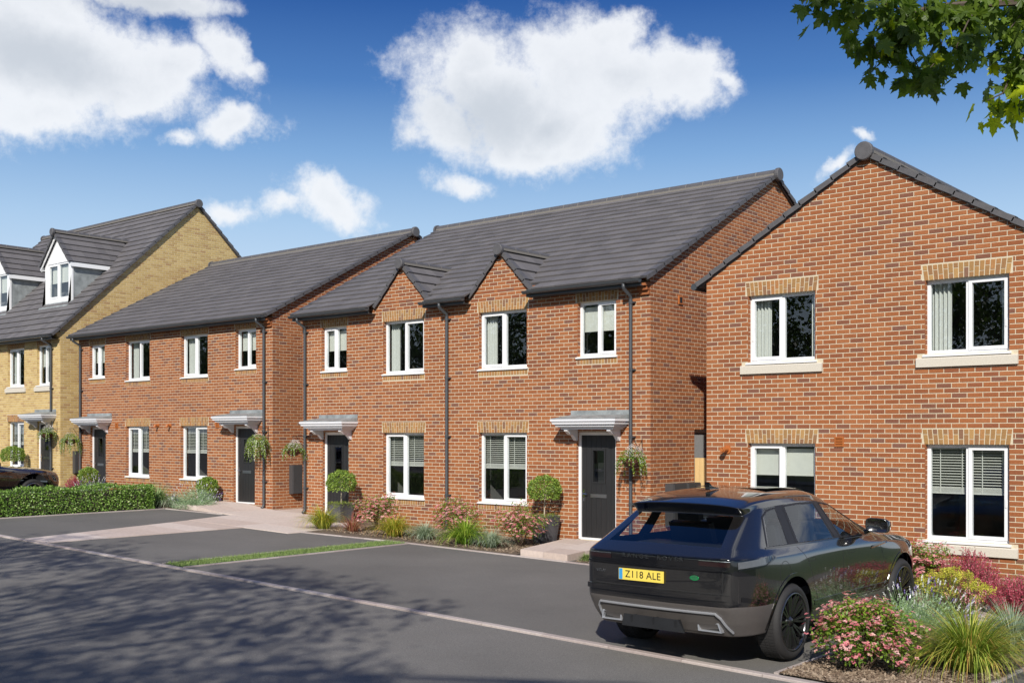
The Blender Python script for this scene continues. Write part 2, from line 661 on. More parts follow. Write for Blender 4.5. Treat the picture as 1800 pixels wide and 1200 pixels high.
def brick_wall(mbB, mbM, O, U, N, width, z0, ztop, openings=(), nobrick=(), clips=(), phase=0, tones=(0, 1), whole=None, seed=1):
    """stretcher bond. O corner (world), U along the wall, N outward. bricks stand 8 mm proud of the mortar."""
    O, U, N = Vector(O), Vector(U), Vector(N)
    rr = random.Random(seed)

    def P(u, d, z):                      # d grows into the wall
        return (O.x + U.x * u - N.x * d, O.y + U.y * u - N.y * d, z)
    # mortar face
    rects = [(0, width, z0, ztop)]
    for h in openings:
        rects = sub_rect(rects, h)
    for r in rects:
        poly = [(r[0], r[2]), (r[1], r[2]), (r[1], r[3]), (r[0], r[3])]
        for c in clips:
            poly = clip_poly(poly, *c)
            if len(poly) < 3:
                break
        if len(poly) >= 3:
            mbM.add([P(u, 0.0045, z) for u, z in poly], [tuple(range(len(poly)))], 0.5)
    cut = list(openings) + list(nobrick)
    k = 0
    z = z0
    while z < ztop:
        u = -0.1125 if (k + phase) % 2 else 0.0
        u -= 0.0
        while u < width:
            r = (max(u, 0) + 0.0, min(u + BR_L, width), z, z + BR_H)
            tone = rr.random()
            if rr.random() < 0.035:
                tone = rr.random() * 0.12
            tone = tones[0] + (tones[1] - tones[0]) * tone
            pr_ = 0.0015 * rr.random()
            if r[1] - r[0] > 0.02:
                rl = [r]
                for h in cut:
                    if h[0] - JT < r[1] and h[1] + JT > r[0] and h[2] - 0.0 < r[3] and h[3] + 0.0 > r[2]:
                        rl = sub_rect(rl, h)
                for q in rl:
                    if q[1] - q[0] < 0.012 or q[3] - q[2] < 0.012:
                        continue
                    poly = [(q[0], q[2]), (q[1], q[2]), (q[1], q[3]), (q[0], q[3])]
                    full = len(rl) == 1 and q[1] - q[0] > BR_L - 1e-4 and q[3] - q[2] > BR_H - 1e-4
                    for c in clips:
                        n0 = len(poly)
                        new = clip_poly(poly, *c)
                        if len(new) != n0 or any(abs(a[0] - b_[0]) + abs(a[1] - b_[1]) > 1e-6 for a, b_ in zip(new, poly)):
                            full = False
                        poly = new
                        if len(poly) < 3:
                            break
                    if len(poly) < 3:
                        continue
                    if full and whole is not None:
                        whole.append((P(q[0], 0, q[2]), (U.copy(), N.copy()), tone, pr_))
                        continue
                    vs, fs = brick_shape(poly, 0.009, pr_)
                    mbB.add([P(a, d, b_) for a, d, b_ in vs], fs if U.cross(Vector((0, 0, 1))).dot(N) > 0 else [f[::-1] for f in fs], tone)
            u += BR_L + JT
        z += BR_H + JT
        k += 1


def piece_mesh(key, vs, fs, tone, mat):
    if key not in _brick_mesh:
        me = bpy.data.meshes.new(key[0])
        me.from_pydata(vs, [], fs)
        at = me.attributes.new('tone', 'FLOAT', 'POINT')
        at.data.foreach_set('value', [tone] * len(vs))
        me.materials.append(MATS[mat])
        _brick_mesh[key] = me
    return _brick_mesh[key]


def lay_whole(whole, mbB, parent, mat, n_single=300, name='brick'):
    """the n bricks that show largest become objects of their own, the rest join the merged brickwork"""
    sc_ = []
    for w in whole:
        ok, zc = in_view(w[0])
        sc_.append((zc if ok else 1e6, w))
    sc_.sort(key=lambda a: a[0])
    for i, (zc, w) in enumerate(sc_):
        P, (U, N), tone, pr_ = w
        if i < n_single and zc < 1e5:
            tk = int(tone * 11.99)
            tn = (tk + 0.5) / 12
            vs, fs = brick_shape([(0, 0), (BR_L, 0), (BR_L, BR_H), (0, BR_H)], 0.009, 0.0)
            me = piece_mesh((name, mat, tk), vs, fs, tn, mat)
            o = bpy.data.objects.new(name, me)
            COL.objects.link(o)
            o.parent = parent
            o.location = Vector(P) + N * pr_ - ORG[0]
            if abs(U.y) > 0.5:
                o.rotation_euler = (0, 0, rad(90))
        else:
            poly = [(0, 0), (BR_L, 0), (BR_L, BR_H), (0, BR_H)]
            vs, fs = brick_shape(poly, 0.009, pr_)
            O = Vector(P)
            mbB.add([(O.x + U.x * a - N.x * d, O.y + U.y * a - N.y * d, O.z + b) for a, d, b in vs], fs, tone)


def lintel(wall, X0, X1, Z0, Y, N=None, h=0.225, splay=0.03, seed=3, name='lintel_brick', mb=None):
    """buff soldier course with staggered bats over an opening (front walls only)"""
    rr = random.Random(seed)
    n = max(3, round((X1 - X0) / 0.075))
    w = (X1 - X0) / n
    mid = (X0 + X1) / 2
    for i in range(n):
        c = X0 + (i + 0.5) * w
        cut = h * (0.34 if i % 2 else 0.66) if h > 0.15 else None
        segs = [(0, cut - 0.005), (cut + 0.005, h)] if cut else [(0, h)]
        for a, b in segs:
            m = mb or MB()

            def xs(z):
                k = 1 + splay * 2 * z / h / (X1 - X0) * 1.0
                return mid + (c - w / 2 + 0.0065 - mid) * k, mid + (c + w / 2 - 0.0065 - mid) * k
            l0, r0 = xs(a)
            l1, r1 = xs(b)
            poly = [(l0, Z0 + a), (r0, Z0 + a), (r1, Z0 + b), (l1, Z0 + b)]
            vs, fs = brick_shape(poly, 0.009, 0.0012 * rr.random() + 0.001)
            m.add([(x, Y + d, z) for x, d, z in vs], fs, rr.random())
            if not mb:
                m.build(name, 'buff_brick', wall)


# ------------------------------------------------------------------ roofs
def tile_roof(house, P0, A, B, LA, LB, n_single=300, skip=None, tile_w=0.30, name='roof', mat='roof_tile', seed=5, deck=True):
    """plane from eave corner P0, A along the eave, B up the slope"""
    P0, A, B = Vector(P0), Vector(A).normalized(), Vector(B).normalized()
    N = A.cross(B).normalized()
    rr = random.Random(seed)
    md = MB()
    if deck:
        md.obox(P0 - N * 0.06, A * LA, B * LB, N * 0.055)
    else:
        md.add([tuple(P0 + A * a + B * b) for a, b in ((0, 0), (.01, 0), (.01, .01))], [(0, 1, 2)])
    roof = md.build(name, 'tile_edge', house)
    nr = max(1, round(LB / 0.325))
    g = LB / nr
    nc = max(1, round(LA / tile_w))
    w = LA / nc
    T = []
    for j in range(nr):
        for i in range(nc):
            c = P0 + A * (i + 0.5) * w + B * (j + 0.5) * g
            if skip and skip(c):
                continue
            ok, zc = in_view(c, 40)
            T.append((zc if ok else 1e6, i, j))
    T.sort()
    mb = MB()
    up = min(0.03, g * 0.1)

    def shape(dz):
        a0, a1 = 0.0015, w - 0.0015
        lo, hi = 0.044 + dz, 0.004 + dz
        pts = []
        for u in (a0, a1):
            pts += [(u, 0.0, 0.004), (u, g + up, 0.0), (u, g + up, hi), (u, 0.004, lo), (u, 0.0, lo - 0.006)]
        fs = [(0, 4, 3, 2, 1), (5, 6, 7, 8, 9), (0, 5, 9, 4), (4, 9, 8, 3), (3, 8, 7, 2)]
        return pts, fs
    M = Matrix((A, B, N)).transposed()
    eul = M.to_euler()
    for k, (zc, i, j) in enumerate(T):
        tone = rr.random()
        dz = rr.random() * 0.002
        base = P0 + A * (i * w) + B * (j * g)
        if k < n_single and zc < 1e5:
            tk = int(tone * 5.99)
            vs, fs = shape(0.001)
            me = piece_mesh(('roof_tile', mat, tk, round(w, 4), round(g, 4)), vs, fs, (tk + .5) / 6, mat)
            o = bpy.data.objects.new('roof_tile', me)
            COL.objects.link(o)
            o.parent = roof
            o.location = base - ORG[0]
            o.rotation_euler = eul
        else:
            vs, fs = shape(dz)
            mb.add([tuple(base + A * a + B * b + N * c) for a, b, c in vs], fs, tone)
    if mb.v:
        mb.build('roof_tiles', mat, roof, kind='stuff')
    return roof, g, nr


def verge(roof, P0, B, OUT, g, nr, both=True):
    """stepped cloaked verge units up a gable edge; OUT points away from the roof"""
    P0, B, OUT = Vector(P0), Vector(B).normalized(), Vector(OUT).normalized()
    N = (OUT.cross(B)).normalized()
    if N.z < 0:
        N = -N
    for j in range(nr):
        m = MB()
        b0 = P0 + B * (j * g - 0.005)
        # tapered cap: thick at the lower end
        q = [b0 - OUT * 0.09 + N * 0.036, b0 + OUT * 0.050 + N * 0.036, b0 + OUT * 0.050 - N * 0.040, b0 + OUT * 0.030 - N * 0.040,
             b0 + OUT * 0.030 + N * 0.0, b0 - OUT * 0.09 + N * 0.0]
        e0 = B * (g + 0.02)
        n = len(q)
        far = [p + e0 - N * 0.016 for p in q]
        vs = [tuple(p + N * 0.012) for p in q[:2]] + [tuple(p) for p in q[2:]] + [tuple(p) for p in far]
        fs = [tuple(range(n)), tuple(range(n, 2 * n))[::-1]] + [(i, n + i, n + (i + 1) % n, (i + 1) % n) for i in range(n)]
        m.add(vs, fs, 0.5)
        m.build('verge_tile', 'tile_edge', roof)


def ridge(house, P0, P1, r=0.12, unit=0.45, ends=(True, True), lift=0.0):
    P0, P1 = Vector(P0), Vector(P1)
    A = (P1 - P0)
    L = A.length
    A.normalize()
    S = A.cross(Vector((0, 0, 1))).normalized()
    n = max(1, round(L / unit))
    w = L / n
    jm = MB()
    hold = None
    for i in range(n):
        m = MB()
        a = P0 + A * (i * w + 0.006)
        b = P0 + A * ((i + 1) * w - 0.006)
        pts = []
        for p in (a, b):
            for k in range(9):
                t = math.pi * (k / 8) * 1.1 - 0.05 * math.pi
                pts.append(tuple(p + S * math.cos(t) * r + Vector((0, 0, 1)) * (math.sin(t) * r * 0.85 + lift)))
        fs = [(k, k + 1, 10 + k, 9 + k) for k in range(8)] + [tuple(range(9))[::-1], tuple(range(9, 18))]
        m.add(pts, fs, 0.5)
        o = m.build('ridge_tile', 'tile_edge', house)
        if i:
            q = P0 + A * (i * w)
            pts = []
            for p in (q - A * 0.009, q + A * 0.009):
                for k in range(9):
                    t = math.pi * (k / 8) * 1.1 - 0.05 * math.pi
                    pts.append(tuple(p + S * math.cos(t) * (r + 0.003) + Vector((0, 0, 1)) * (math.sin(t) * (r + 0.003) * 0.85 + lift)))
            jm.add(pts, [(k, k + 1, 10 + k, 9 + k) for k in range(8)], 0.5)
    # bedding mortar along the foot of the ridge
    for sgn in (-1, 1):
        jm.obox(P0 + S * sgn * (r - 0.01) - Vector((0, 0, r * 0.42 - lift)), A * L, S * sgn * 0.012, Vector((0, 0, 0.045)))
    jm.build('ridge_bedding', 'ridge_mortar', house)
    for e, p, d in ((ends[0], P0, -A), (ends[1], P1, A)):
        if e:
            m = MB()
            seg = 20
            vs, S2 = [], S
            for q, rr_ in ((p + d * 0.02, r * 1.22), (p + d * 0.085, r * 1.22), (p + d * 0.10, r * 1.1)):
                for k in range(seg):
                    t = 2 * math.pi * k / seg
                    vs.append(tuple(q + S2 * math.cos(t) * rr_ + Vector((0, 0, 1)) * (math.sin(t) * rr_ - 0.02 + lift)))
            fs = []
            for i in range(2):
                for k in range(seg):
                    k2 = (k + 1) % seg
                    fs.append((i * seg + k, i * seg + k2, (i + 1) * seg + k2, (i + 1) * seg + k))
            fs += [tuple(range(2 * seg, 3 * seg)), tuple(range(seg))[::-1]]
            m.add(vs, fs, 0.5)
            m.build('ridge_end_cap', 'tile_edge', house)


def gutter(house, X0, X1, Y, Z, outlets=()):
    """half-round gutter with brackets, fascia and soffit behind"""
    m = MB()
    r = 0.062
    seg = 8
    vs = []
    prof = [(math.cos(math.pi + math.pi * k / seg) * r, math.sin(math.pi + math.pi * k / seg) * r) for k in range(seg + 1)]
    prof += [(r - 0.008, 0.0)] + [(math.cos(-math.pi * k / seg) * (r - 0.008), math.sin(-math.pi * k / seg) * (r - 0.008)) for k in range(1, seg + 1)]
    n = len(prof)
    for x in (X0, X1):
        vs += [(x, Y + a, Z + b) for a, b in prof]
    m.add(vs, [(i, n + i, n + (i + 1) % n, (i + 1) % n) for i in range(n)])
    # stop ends
    for x in (X0, X1):
        m.add([(x, Y + math.cos(math.pi + math.pi * k / 8) * r, Z + math.sin(math.pi + math.pi * k / 8) * r) for k in range(9)], [tuple(range(9)) if x == X1 else tuple(range(9))[::-1]])
    g = m.build('gutter', 'gutter', house)
    nb = max(2, round((X1 - X0) / 0.95))
    for i in range(nb):
        x = X0 + 0.15 + (X1 - X0 - 0.3) * i / max(1, nb - 1)
        pts = [(math.cos(math.pi + math.pi * k / 8) * (r + 0.006), math.sin(math.pi + math.pi * k / 8) * (r + 0.006)) for k in range(9)]
        vs = [(x - 0.013, Y + a, Z + c) for a, c in pts] + [(x + 0.013, Y + a, Z + c) for a, c in pts]
        b = MB()
        b.add(vs, [(k, k + 1, 10 + k, 9 + k) for k in range(8)] + [tuple(range(9))[::-1], tuple(range(9, 18))])
        b.build('gutter_bracket', 'gutter', g)
    return g


def downpipe(house, X, Ywall, Ztop, Zbot, Yg, r=0.034):
    m = MB()
    y = Ywall - 0.055
    m.tube([(X, Yg, Ztop), (X, Yg, Ztop - 0.10), (X, y - 0.005, Ztop - 0.22), (X, y, Ztop - 0.30), (X, y, Zbot + 0.09), (X, y - 0.02, Zbot + 0.03), (X, y - 0.07, Zbot)], r, 12)
    p = m.build('downpipe', 'gutter', house, smooth=True)
    z = Ztop - 0.34
    k = 0
    while z > Zbot + 0.2:
        c = MB()
        c.tube([(X, y, z - 0.03), (X, y, z + 0.03)], r + 0.007, 12)
        c.box(X + r, X + r + 0.05, y - 0.008, Ywall - 0.001, z - 0.012, z + 0.012)
        c.build('pipe_clip', 'gutter', p)
        z -= 1.25
        k += 1
    return p


# ------------------------------------------------------------------ windows and doors
def window(house, X0, X1, Z0, Z1, Y, kind='curtain', sash='left', sill=True, dirn=1, stone=False, mull=0.5, room=0.25):
    """casement window set 90 mm back in a front wall whose face is at Y"""
    yf = Y + 0.085
    f = MB()
    fw, d = 0.052, 0.065
    xm = X0 + (X1 - X0) * mull
    f.box(X0, X0 + fw, yf, yf + d, Z0, Z1)
    f.box(X1 - fw, X1, yf, yf + d, Z0, Z1)
    f.box(X0 + fw, X1 - fw, yf, yf + d, Z1 - fw, Z1)
    f.box(X0 + fw, X1 - fw, yf, yf + d, Z0, Z0 + fw)
    f.box(xm - fw * 0.55, xm + fw * 0.55, yf, yf + d, Z0 + fw, Z1 - fw)
    w = f.build('window', 'upvc', house)
    panes = [(X0 + fw, xm - fw * 0.55), (xm + fw * 0.55, X1 - fw)]
    side = 0 if sash == 'left' else 1
    a, b = panes[side]
    s = MB()
    sw = 0.05
    a0, b0, c0, c1 = a - 0.018, b + 0.018, Z0 + fw - 0.018, Z1 - fw + 0.018
    ys = yf - 0.018
    for bx in ((a0, a0 + sw, c0, c1), (b0 - sw, b0, c0, c1), (a0 + sw, b0 - sw, c0, c0 + sw), (a0 + sw, b0 - sw, c1 - sw, c1)):
        s.box(bx[0], bx[1], ys, yf + d - 0.01, bx[2], bx[3])
    s.box(b0 - sw + 0.014 if side else a0 + 0.014, (b0 - sw + 0.036) if side else a0 + 0.036, ys - 0.012, ys - 0.001, (Z0 + Z1) / 2 - 0.2, (Z0 + Z1) / 2 - 0.08)
    s.build('sash', 'upvc', w)
    for k, (p, q) in enumerate(panes):
        g = MB()
        if k == side:
            g.add([(a0 + sw, yf + 0.02, c0 + sw), (b0 - sw, yf + 0.02, c0 + sw), (b0 - sw, yf + 0.02, c1 - sw), (a0 + sw, yf + 0.02, c1 - sw)], [(0, 1, 2, 3)])
        else:
            g.add([(p, yf + 0.03, Z0 + fw), (q, yf + 0.03, Z0 + fw), (q, yf + 0.03, Z1 - fw), (p, yf + 0.03, Z1 - fw)], [(0, 1, 2, 3)])
        g.build('pane', 'window_glass', w)
    if sill:
        m = MB()
        m.prism([(X0 - 0.035, Y - 0.035, Z0 - 0.045), (X0 - 0.035, Y - 0.035, Z0 - 0.018), (X0 - 0.035, yf + 0.0, Z0 + 0.004), (X0 - 0.035, yf + 0.0, Z0 - 0.045)], (X1 - X0 + 0.07, 0, 0))
        m.build('sill', 'upvc', w)
    # the room behind
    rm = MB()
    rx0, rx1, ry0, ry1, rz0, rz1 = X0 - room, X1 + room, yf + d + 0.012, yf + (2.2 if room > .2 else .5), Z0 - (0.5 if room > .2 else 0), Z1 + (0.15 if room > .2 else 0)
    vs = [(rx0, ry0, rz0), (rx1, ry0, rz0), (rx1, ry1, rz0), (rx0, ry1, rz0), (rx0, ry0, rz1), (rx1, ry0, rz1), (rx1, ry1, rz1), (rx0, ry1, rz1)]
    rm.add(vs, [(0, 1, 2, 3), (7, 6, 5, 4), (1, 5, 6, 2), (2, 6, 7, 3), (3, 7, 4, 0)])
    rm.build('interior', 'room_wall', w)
    yb = yf + d + 0.05
    if kind in ('roller', 'roller_short'):
        m = MB()
        h = (Z1 - Z0) * (0.52 if kind == 'roller' else 0.36)
        m.box(X0 + 0.03, X1 - 0.03, yb, yb + 0.006, Z1 - 0.10 - h + 0.1, Z1 - 0.09)
        m.box(X0 + 0.03, X1 - 0.03, yb - 0.006, yb + 0.012, Z1 - 0.02 - h, Z1 + 0.0 - h)
        m.build('roller_blind', 'blind_cloth', w)
    elif kind == 'venetian':
        m = MB()
        top, bot = Z1 - 0.05, Z1 - 0.05 - (Z1 - Z0) * 0.47
        n = 15
        for i in range(n):
            z = top - 0.03 - (top - bot - 0.10) * i / (n - 1)
            m.obox((X0 + 0.03, yb - 0.02, z), (X1 - X0 - 0.06, 0, 0), (0, 0.042, 0.012), (0, -0.0006, 0.002))
        for i in range(6):
            m.box(X0 + 0.03, X1 - 0.03, yb - 0.02, yb + 0.022, bot + i * 0.012, bot + i * 0.012 + 0.008)
        m.box(X0 + 0.03, X1 - 0.03, yb - 0.022, yb + 0.024, bot - 0.02, bot - 0.002)
        m.box(X0 + 0.03, X1 - 0.03, yb - 0.022, yb + 0.024, top - 0.02, top + 0.03)
        for x in (X0 + 0.16, xm - 0.12, xm + 0.17, X1 - 0.14):
            m.box(x, x + 0.012, yb - 0.026, yb - 0.023, bot - 0.02, top)
        m.build('venetian_blind', 'blind_cloth', w)
    elif kind == 'curtain':
        for side_, (p, q) in enumerate(((X0 + 0.03, X0 + 0.03 + (X1 - X0) * 0.24), (X1 - 0.03 - (X1 - X0) * 0.11, X1 - 0.03))):
            m = MB()
            n = 40
            vs = []
            for i in range(n + 1):
                x = p + (q - p) * i / n
                k = (q - p) / 0.065
                y = yb + 0.03 + 0.028 * math.sin(i / n * k * 2 * math.pi) + 0.006 * math.sin(i * 1.7)
                vs += [(x, y, Z0 - 0.3), (x, y, Z1 + 0.05)]
            m.add(vs, [(2 * i, 2 * i + 2, 2 * i + 3, 2 * i + 1) for i in range(n)])
            m.build('curtain', 'curtain_cloth', w, smooth=True)
    if stone:
        m = MB()
        m.prism([(X0 - 0.13, Y - 0.045, Z0 - 0.20), (X0 - 0.13, Y - 0.045, Z0 - 0.075), (X0 - 0.13, Y - 0.03, Z0 - 0.060), (X0 - 0.13, Y + 0.08, Z0 - 0.046), (X0 - 0.13, Y + 0.08, Z0 - 0.20)], (X1 - X0 + 0.26, 0, 0))
        m.build('stone_sill', 'stone_sill', house)
    return w


def door(house, X0, X1, Z0, Z1, Y, slot_x=0.5):
    yf = Y + 0.07
    f = MB()
    fw = 0.06
    f.box(X0, X0 + fw, yf, yf + 0.07, Z0, Z1)
    f.box(X1 - fw, X1, yf, yf + 0.07, Z0, Z1)
    f.box(X0 + fw, X1 - fw, yf, yf + 0.07, Z1 - fw, Z1)
    f.box(X0 + fw, X1 - fw, yf - 0.02, yf + 0.09, Z0 - 0.02, Z0 + 0.035)
    fr = f.build('door_frame', 'upvc', house)
    a, b, c, d = X0 + fw, X1 - fw, Z0 + 0.035, Z1 - fw
    w = b - a
    leaf = MB()
    gx0, gx1, gz0, gz1 = a + w * 0.34, a + w * 0.66, c + (d - c) * 0.545, c + (d - c) * 0.85
    n = 7
    yl = yf + 0.022
    leaf.box(a, b, yl + 0.006, yl + 0.04, c, gz0)
    leaf.box(a, b, yl + 0.006, yl + 0.04, gz1, d)
    leaf.box(a, gx0, yl + 0.006, yl + 0.04, gz0, gz1)
    leaf.box(gx1, b, yl + 0.006, yl + 0.04, gz0, gz1)
    lf = leaf.build('door_leaf', 'door_leaf', house)
    for i in range(n):
        p, q = a + w * i / n + 0.003, a + w * (i + 1) / n - 0.003
        for z0_, z1_ in ([(c + 0.004, d - 0.004)] if (q < gx0 - 0.005 or p > gx1 + 0.005) else [(c + 0.004, gz0 - 0.03), (gz1 + 0.03, d - 0.004)]):
            bd = MB()
            bd.box(p, q, yl, yl + 0.006, z0_, z1_)
            bd.build('board', 'door_leaf', lf)
    s = MB()
    t = 0.03
    for bx in ((gx0 - t, gx0, gz0 - t, gz1 + t), (gx1, gx1 + t, gz0 - t, gz1 + t), (gx0, gx1, gz0 - t, gz0), (gx0, gx1, gz1, gz1 + t)):
        s.box(bx[0], bx[1], yl - 0.012, yl + 0.005, bx[2], bx[3])
    s.build('glazing_bead', 'door_leaf', lf)
    g = MB()
    g.add([(gx0, yl + 0.008, gz0), (gx1, yl + 0.008, gz0), (gx1, yl + 0.008, gz1), (gx0, yl + 0.008, gz1)], [(0, 1, 2, 3)])
    g.build('pane', 'window_glass', lf)
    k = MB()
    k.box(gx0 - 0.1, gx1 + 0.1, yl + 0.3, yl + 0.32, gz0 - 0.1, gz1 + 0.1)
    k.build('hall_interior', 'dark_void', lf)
    lp = MB()
    lz = c + (d - c) * 0.41
    lp.box(a + w * 0.27, a + w * 0.73, yl - 0.010, yl - 0.001, lz - 0.035, lz + 0.035)
    lp.box(a + w * 0.30, a + w * 0.70, yl - 0.016, yl - 0.010, lz - 0.022, lz + 0.022)
    lp.build('letter_plate', 'steel', lf)
    h = MB()
    hx = a + 0.055
    h.box(hx - 0.017, hx + 0.017, yl - 0.012, yl - 0.001, lz - 0.11, lz + 0.12)
    h.tube([(hx, yl - 0.012, lz + 0.03), (hx, yl - 0.05, lz + 0.03), (hx + 0.11, yl - 0.05, lz + 0.03)], 0.010, 8)
    h.build('handle', 'chrome', lf)
    return lf


def canopy(house, Xc, W, Zb, Y, proj=0.5):
    """moulded white door canopy with a low lead roof and two gallows brackets"""
    x0, x1 = Xc - W / 2, Xc + W / 2
    m = MB()
    steps = [(0.0, 0.0, 0.155, 0.195), (0.018, 0.018, 0.135, 0.155), (0.03, 0.03, 0.10, 0.135), (0.055, 0.055, 0.085, 0.10), (0.075, 0.075, 0.055, 0.085), (0.11, 0.11, 0.035, 0.055), (0.15, 0.15, 0.0, 0.035)]
    for ins, fr, a, b in steps:
        m.box(x0 + ins, x1 - ins, Y - proj + fr, Y - 0.001, Zb + a, Zb + b - 0.0005)
    c = m.build('canopy', 'grp_white', house)
    l = MB()
    z = Zb + 0.196
    y0 = Y - proj
    l.add([(x0 + .01, y0 + .01, z), (x1 - .01, y0 + .01, z), (x1 - .01, Y - .002, z), (x0 + .01, Y - .002, z),
           (x0 + .01, y0 + .01, z + .012), (x1 - .01, y0 + .01, z + .012), (x1 - .01, Y - .002, z + .012), (x0 + .01, Y - .002, z + .012),
           (x0 + .16, Y - .06, z + .085), (x1 - .03, Y - .06, z + .085), (x1 - .03, Y - .002, z + .095), (x0 + .16, Y - .002, z + .095)],
          [(0, 1, 5, 4), (1, 2, 6, 5), (3, 0, 4, 7), (4, 5, 9, 8), (5, 6, 10, 9), (7, 4, 8, 11), (8, 9, 10, 11)])
    l.box(x0 + .14, x1 - .01, Y - 0.016, Y - 0.002, z + 0.08, z + 0.17)
    l.build('canopy_roof', 'lead', c)
    for x in (x0 + 0.22, x1 - 0.22 - 0.08):
        b = MB()
        pts = [(x, Y - 0.002, Zb), (x, Y - 0.34, Zb), (x, Y - 0.34, Zb - 0.03)]
        for i in range(9):
            t = i / 8
            pts.append((x, Y - 0.30 + 0.23 * t, Zb - 0.05 - 0.13 * t ** 1.3 - 0.02 * math.sin(t * math.pi * 2)))
        pts += [(x, Y - 0.04, Zb - 0.21), (x, Y - 0.002, Zb - 0.22)]
        b.prism(pts, (0.08, 0, 0))
        b.build('bracket', 'grp_white', c)
    return c


def louvre_vent(house, X, Z, Y, w=0.14, h=0.15):
    m = MB()
    m.box(X - w / 2, X + w / 2, Y - 0.022, Y, Z - h / 2, Z - h / 2 + 0.015)
    m.box(X - w / 2, X + w / 2, Y - 0.022, Y, Z + h / 2 - 0.015, Z + h / 2)
    m.box(X - w / 2, X - w / 2 + 0.015, Y - 0.022, Y, Z - h / 2 + 0.015, Z + h / 2 - 0.015)
    m.box(X + w / 2 - 0.015, X + w / 2, Y - 0.022, Y, Z - h / 2 + 0.015, Z + h / 2 - 0.015)
    v = m.build('louvre_vent', 'terracotta', house)
    for i in range(5):
        s = MB()
        z = Z - h / 2 + 0.022 + i * (h - 0.05) / 4
        s.obox((X - w / 2 + 0.015, Y - 0.02, z), (w - 0.03, 0, 0), (0, 0.018, 0.014), (0, 0, 0.004))
        s.build('slat', 'terracotta', v)


def flue(house, X, Z, Y, r=0.05):
    m = MB()
    m.tube([(X, Y + 0.01, Z), (X, Y - 0.02, Z)], r * 1.45, 20)
    m.tube([(X, Y - 0.02, Z), (X, Y - 0.16, Z), (X - 0.01, Y - 0.19, Z)], r * 0.8, 16, cap=False)
    m.tube([(X, Y - 0.15, Z), (X, Y - 0.18, Z)], r * 1.0, 16)
    m.build('wall_flue', 'terracotta', house)


def flue_small(house, X, Z, Y):
    m = MB()
    m.tube([(X, Y + 0.01, Z), (X, Y - 0.03, Z)], 0.055, 14)
    m.tube([(X, Y - 0.03, Z), (X, Y - 0.10, Z + 0.01), (X - 0.0, Y - 0.13, Z - 0.06)], 0.032, 10)
    m.build('wall_flue', 'terracotta', house)


def corbel(house, X, Y, Z, mat='red_brick', sx=1):
    """three stepped-out bricks carrying the eave at the gable corner"""
    m = MB()
    rr = random.Random(int(abs(X) * 10))
    for i in range(3):
        d = 0.05 + 0.055 * i
        m.box(X - 0.22, X - 0.004, Y - d, Y - 0.003, Z - 0.225 + i * 0.075 + 0.006, Z - 0.225 + (i + 1) * 0.075 - 0.006, 0.3 + rr.random() * .6)
    m.box(X - 0.20, X - 0.01, Y - 0.045, Y - 0.003, Z - 0.225, Z, 0.6)
    m.build('corbel', mat, house)


def meter_box(house, X, Y0, Y1, Z0, Z1, d=0.20):
    """dark cabinet on a side wall that faces +X"""
    m = MB()
    m.box(X, X + d - 0.02, Y0, Y1, Z0, Z1)
    o = m.build('meter_box', 'meter_grey', house)
    n = MB()
    n.box(X + d - 0.019, X + d, Y0 + 0.012, Y1 - 0.012, Z0 + 0.012, Z1 - 0.012)
    n.box(X + d, X + d + 0.006, Y0 + 0.03, Y0 + 0.055, (Z0 + Z1) / 2 - 0.03, (Z0 + Z1) / 2 + 0.03)
    n.build('cabinet_door', 'meter_grey', o)

# ------------------------------------------------------------------ ground, road, bays
FY = 17.18            # face of the terrace fronts
ORG[0] = Vector((0, 0, 0))


def sheet(name, pts, dz, mat, kind='structure', zf=None):
    m = MB()
    m.add([(x, y, G(x) + dz + (zf(x, y) if zf else 0)) for x, y in pts], [tuple(range(len(pts)))], 0.5)
    o = m.build(name, mat)
    if kind:
        o['kind'] = kind
    return o


gm = MB()
xs = [-900, -200, -90, -60, -30, 0, 30, 60, 200, 900]
vs = []
for x in xs:
    for y in (-900, -40, 0, 60, 900):
        vs.append((x, y, G(x) - 0.06))
fs = []
for i in range(len(xs) - 1):
    for j in range(4):
        a = i * 5 + j
        fs.append((a, a + 5, a + 6, a + 1))
gm.add(vs, fs)
struct(gm.build('ground', 'lawn_base'))
struct(sheet('road', [(-90, -6.0), (40, -6.0), (40, 9.76), (-90, 9.76)], 0.0, 'road_tarmac'))
sheet('far_pavement', [(-90, -8.2), (40, -8.2), (40, -6.12), (-90, -6.12)], 0.05, 'paving')
# parking bays (one tarmac sheet), its outline follows the path
bay = sheet('parking_bays', [(-90, 9.90), (40, 9.90), (40, 17.3), (-90, 17.3)], 0.010, 'bay_tarmac')


def poly_path(name, pts, dz, thick, mat, zf=None):
    m = MB()
    n = len(pts)
    top = [(x, y, G(x) + dz + (zf(x, y) if zf else 0)) for x, y in pts]
    bot = [(x, y, z - thick) for x, y, z in top]
    m.add(top + bot, [tuple(range(n))] + [(i, n + i, n + (i + 1) % n, (i + 1) % n) for i in range(n)], 0.5)
    return struct(m.build(name, mat))


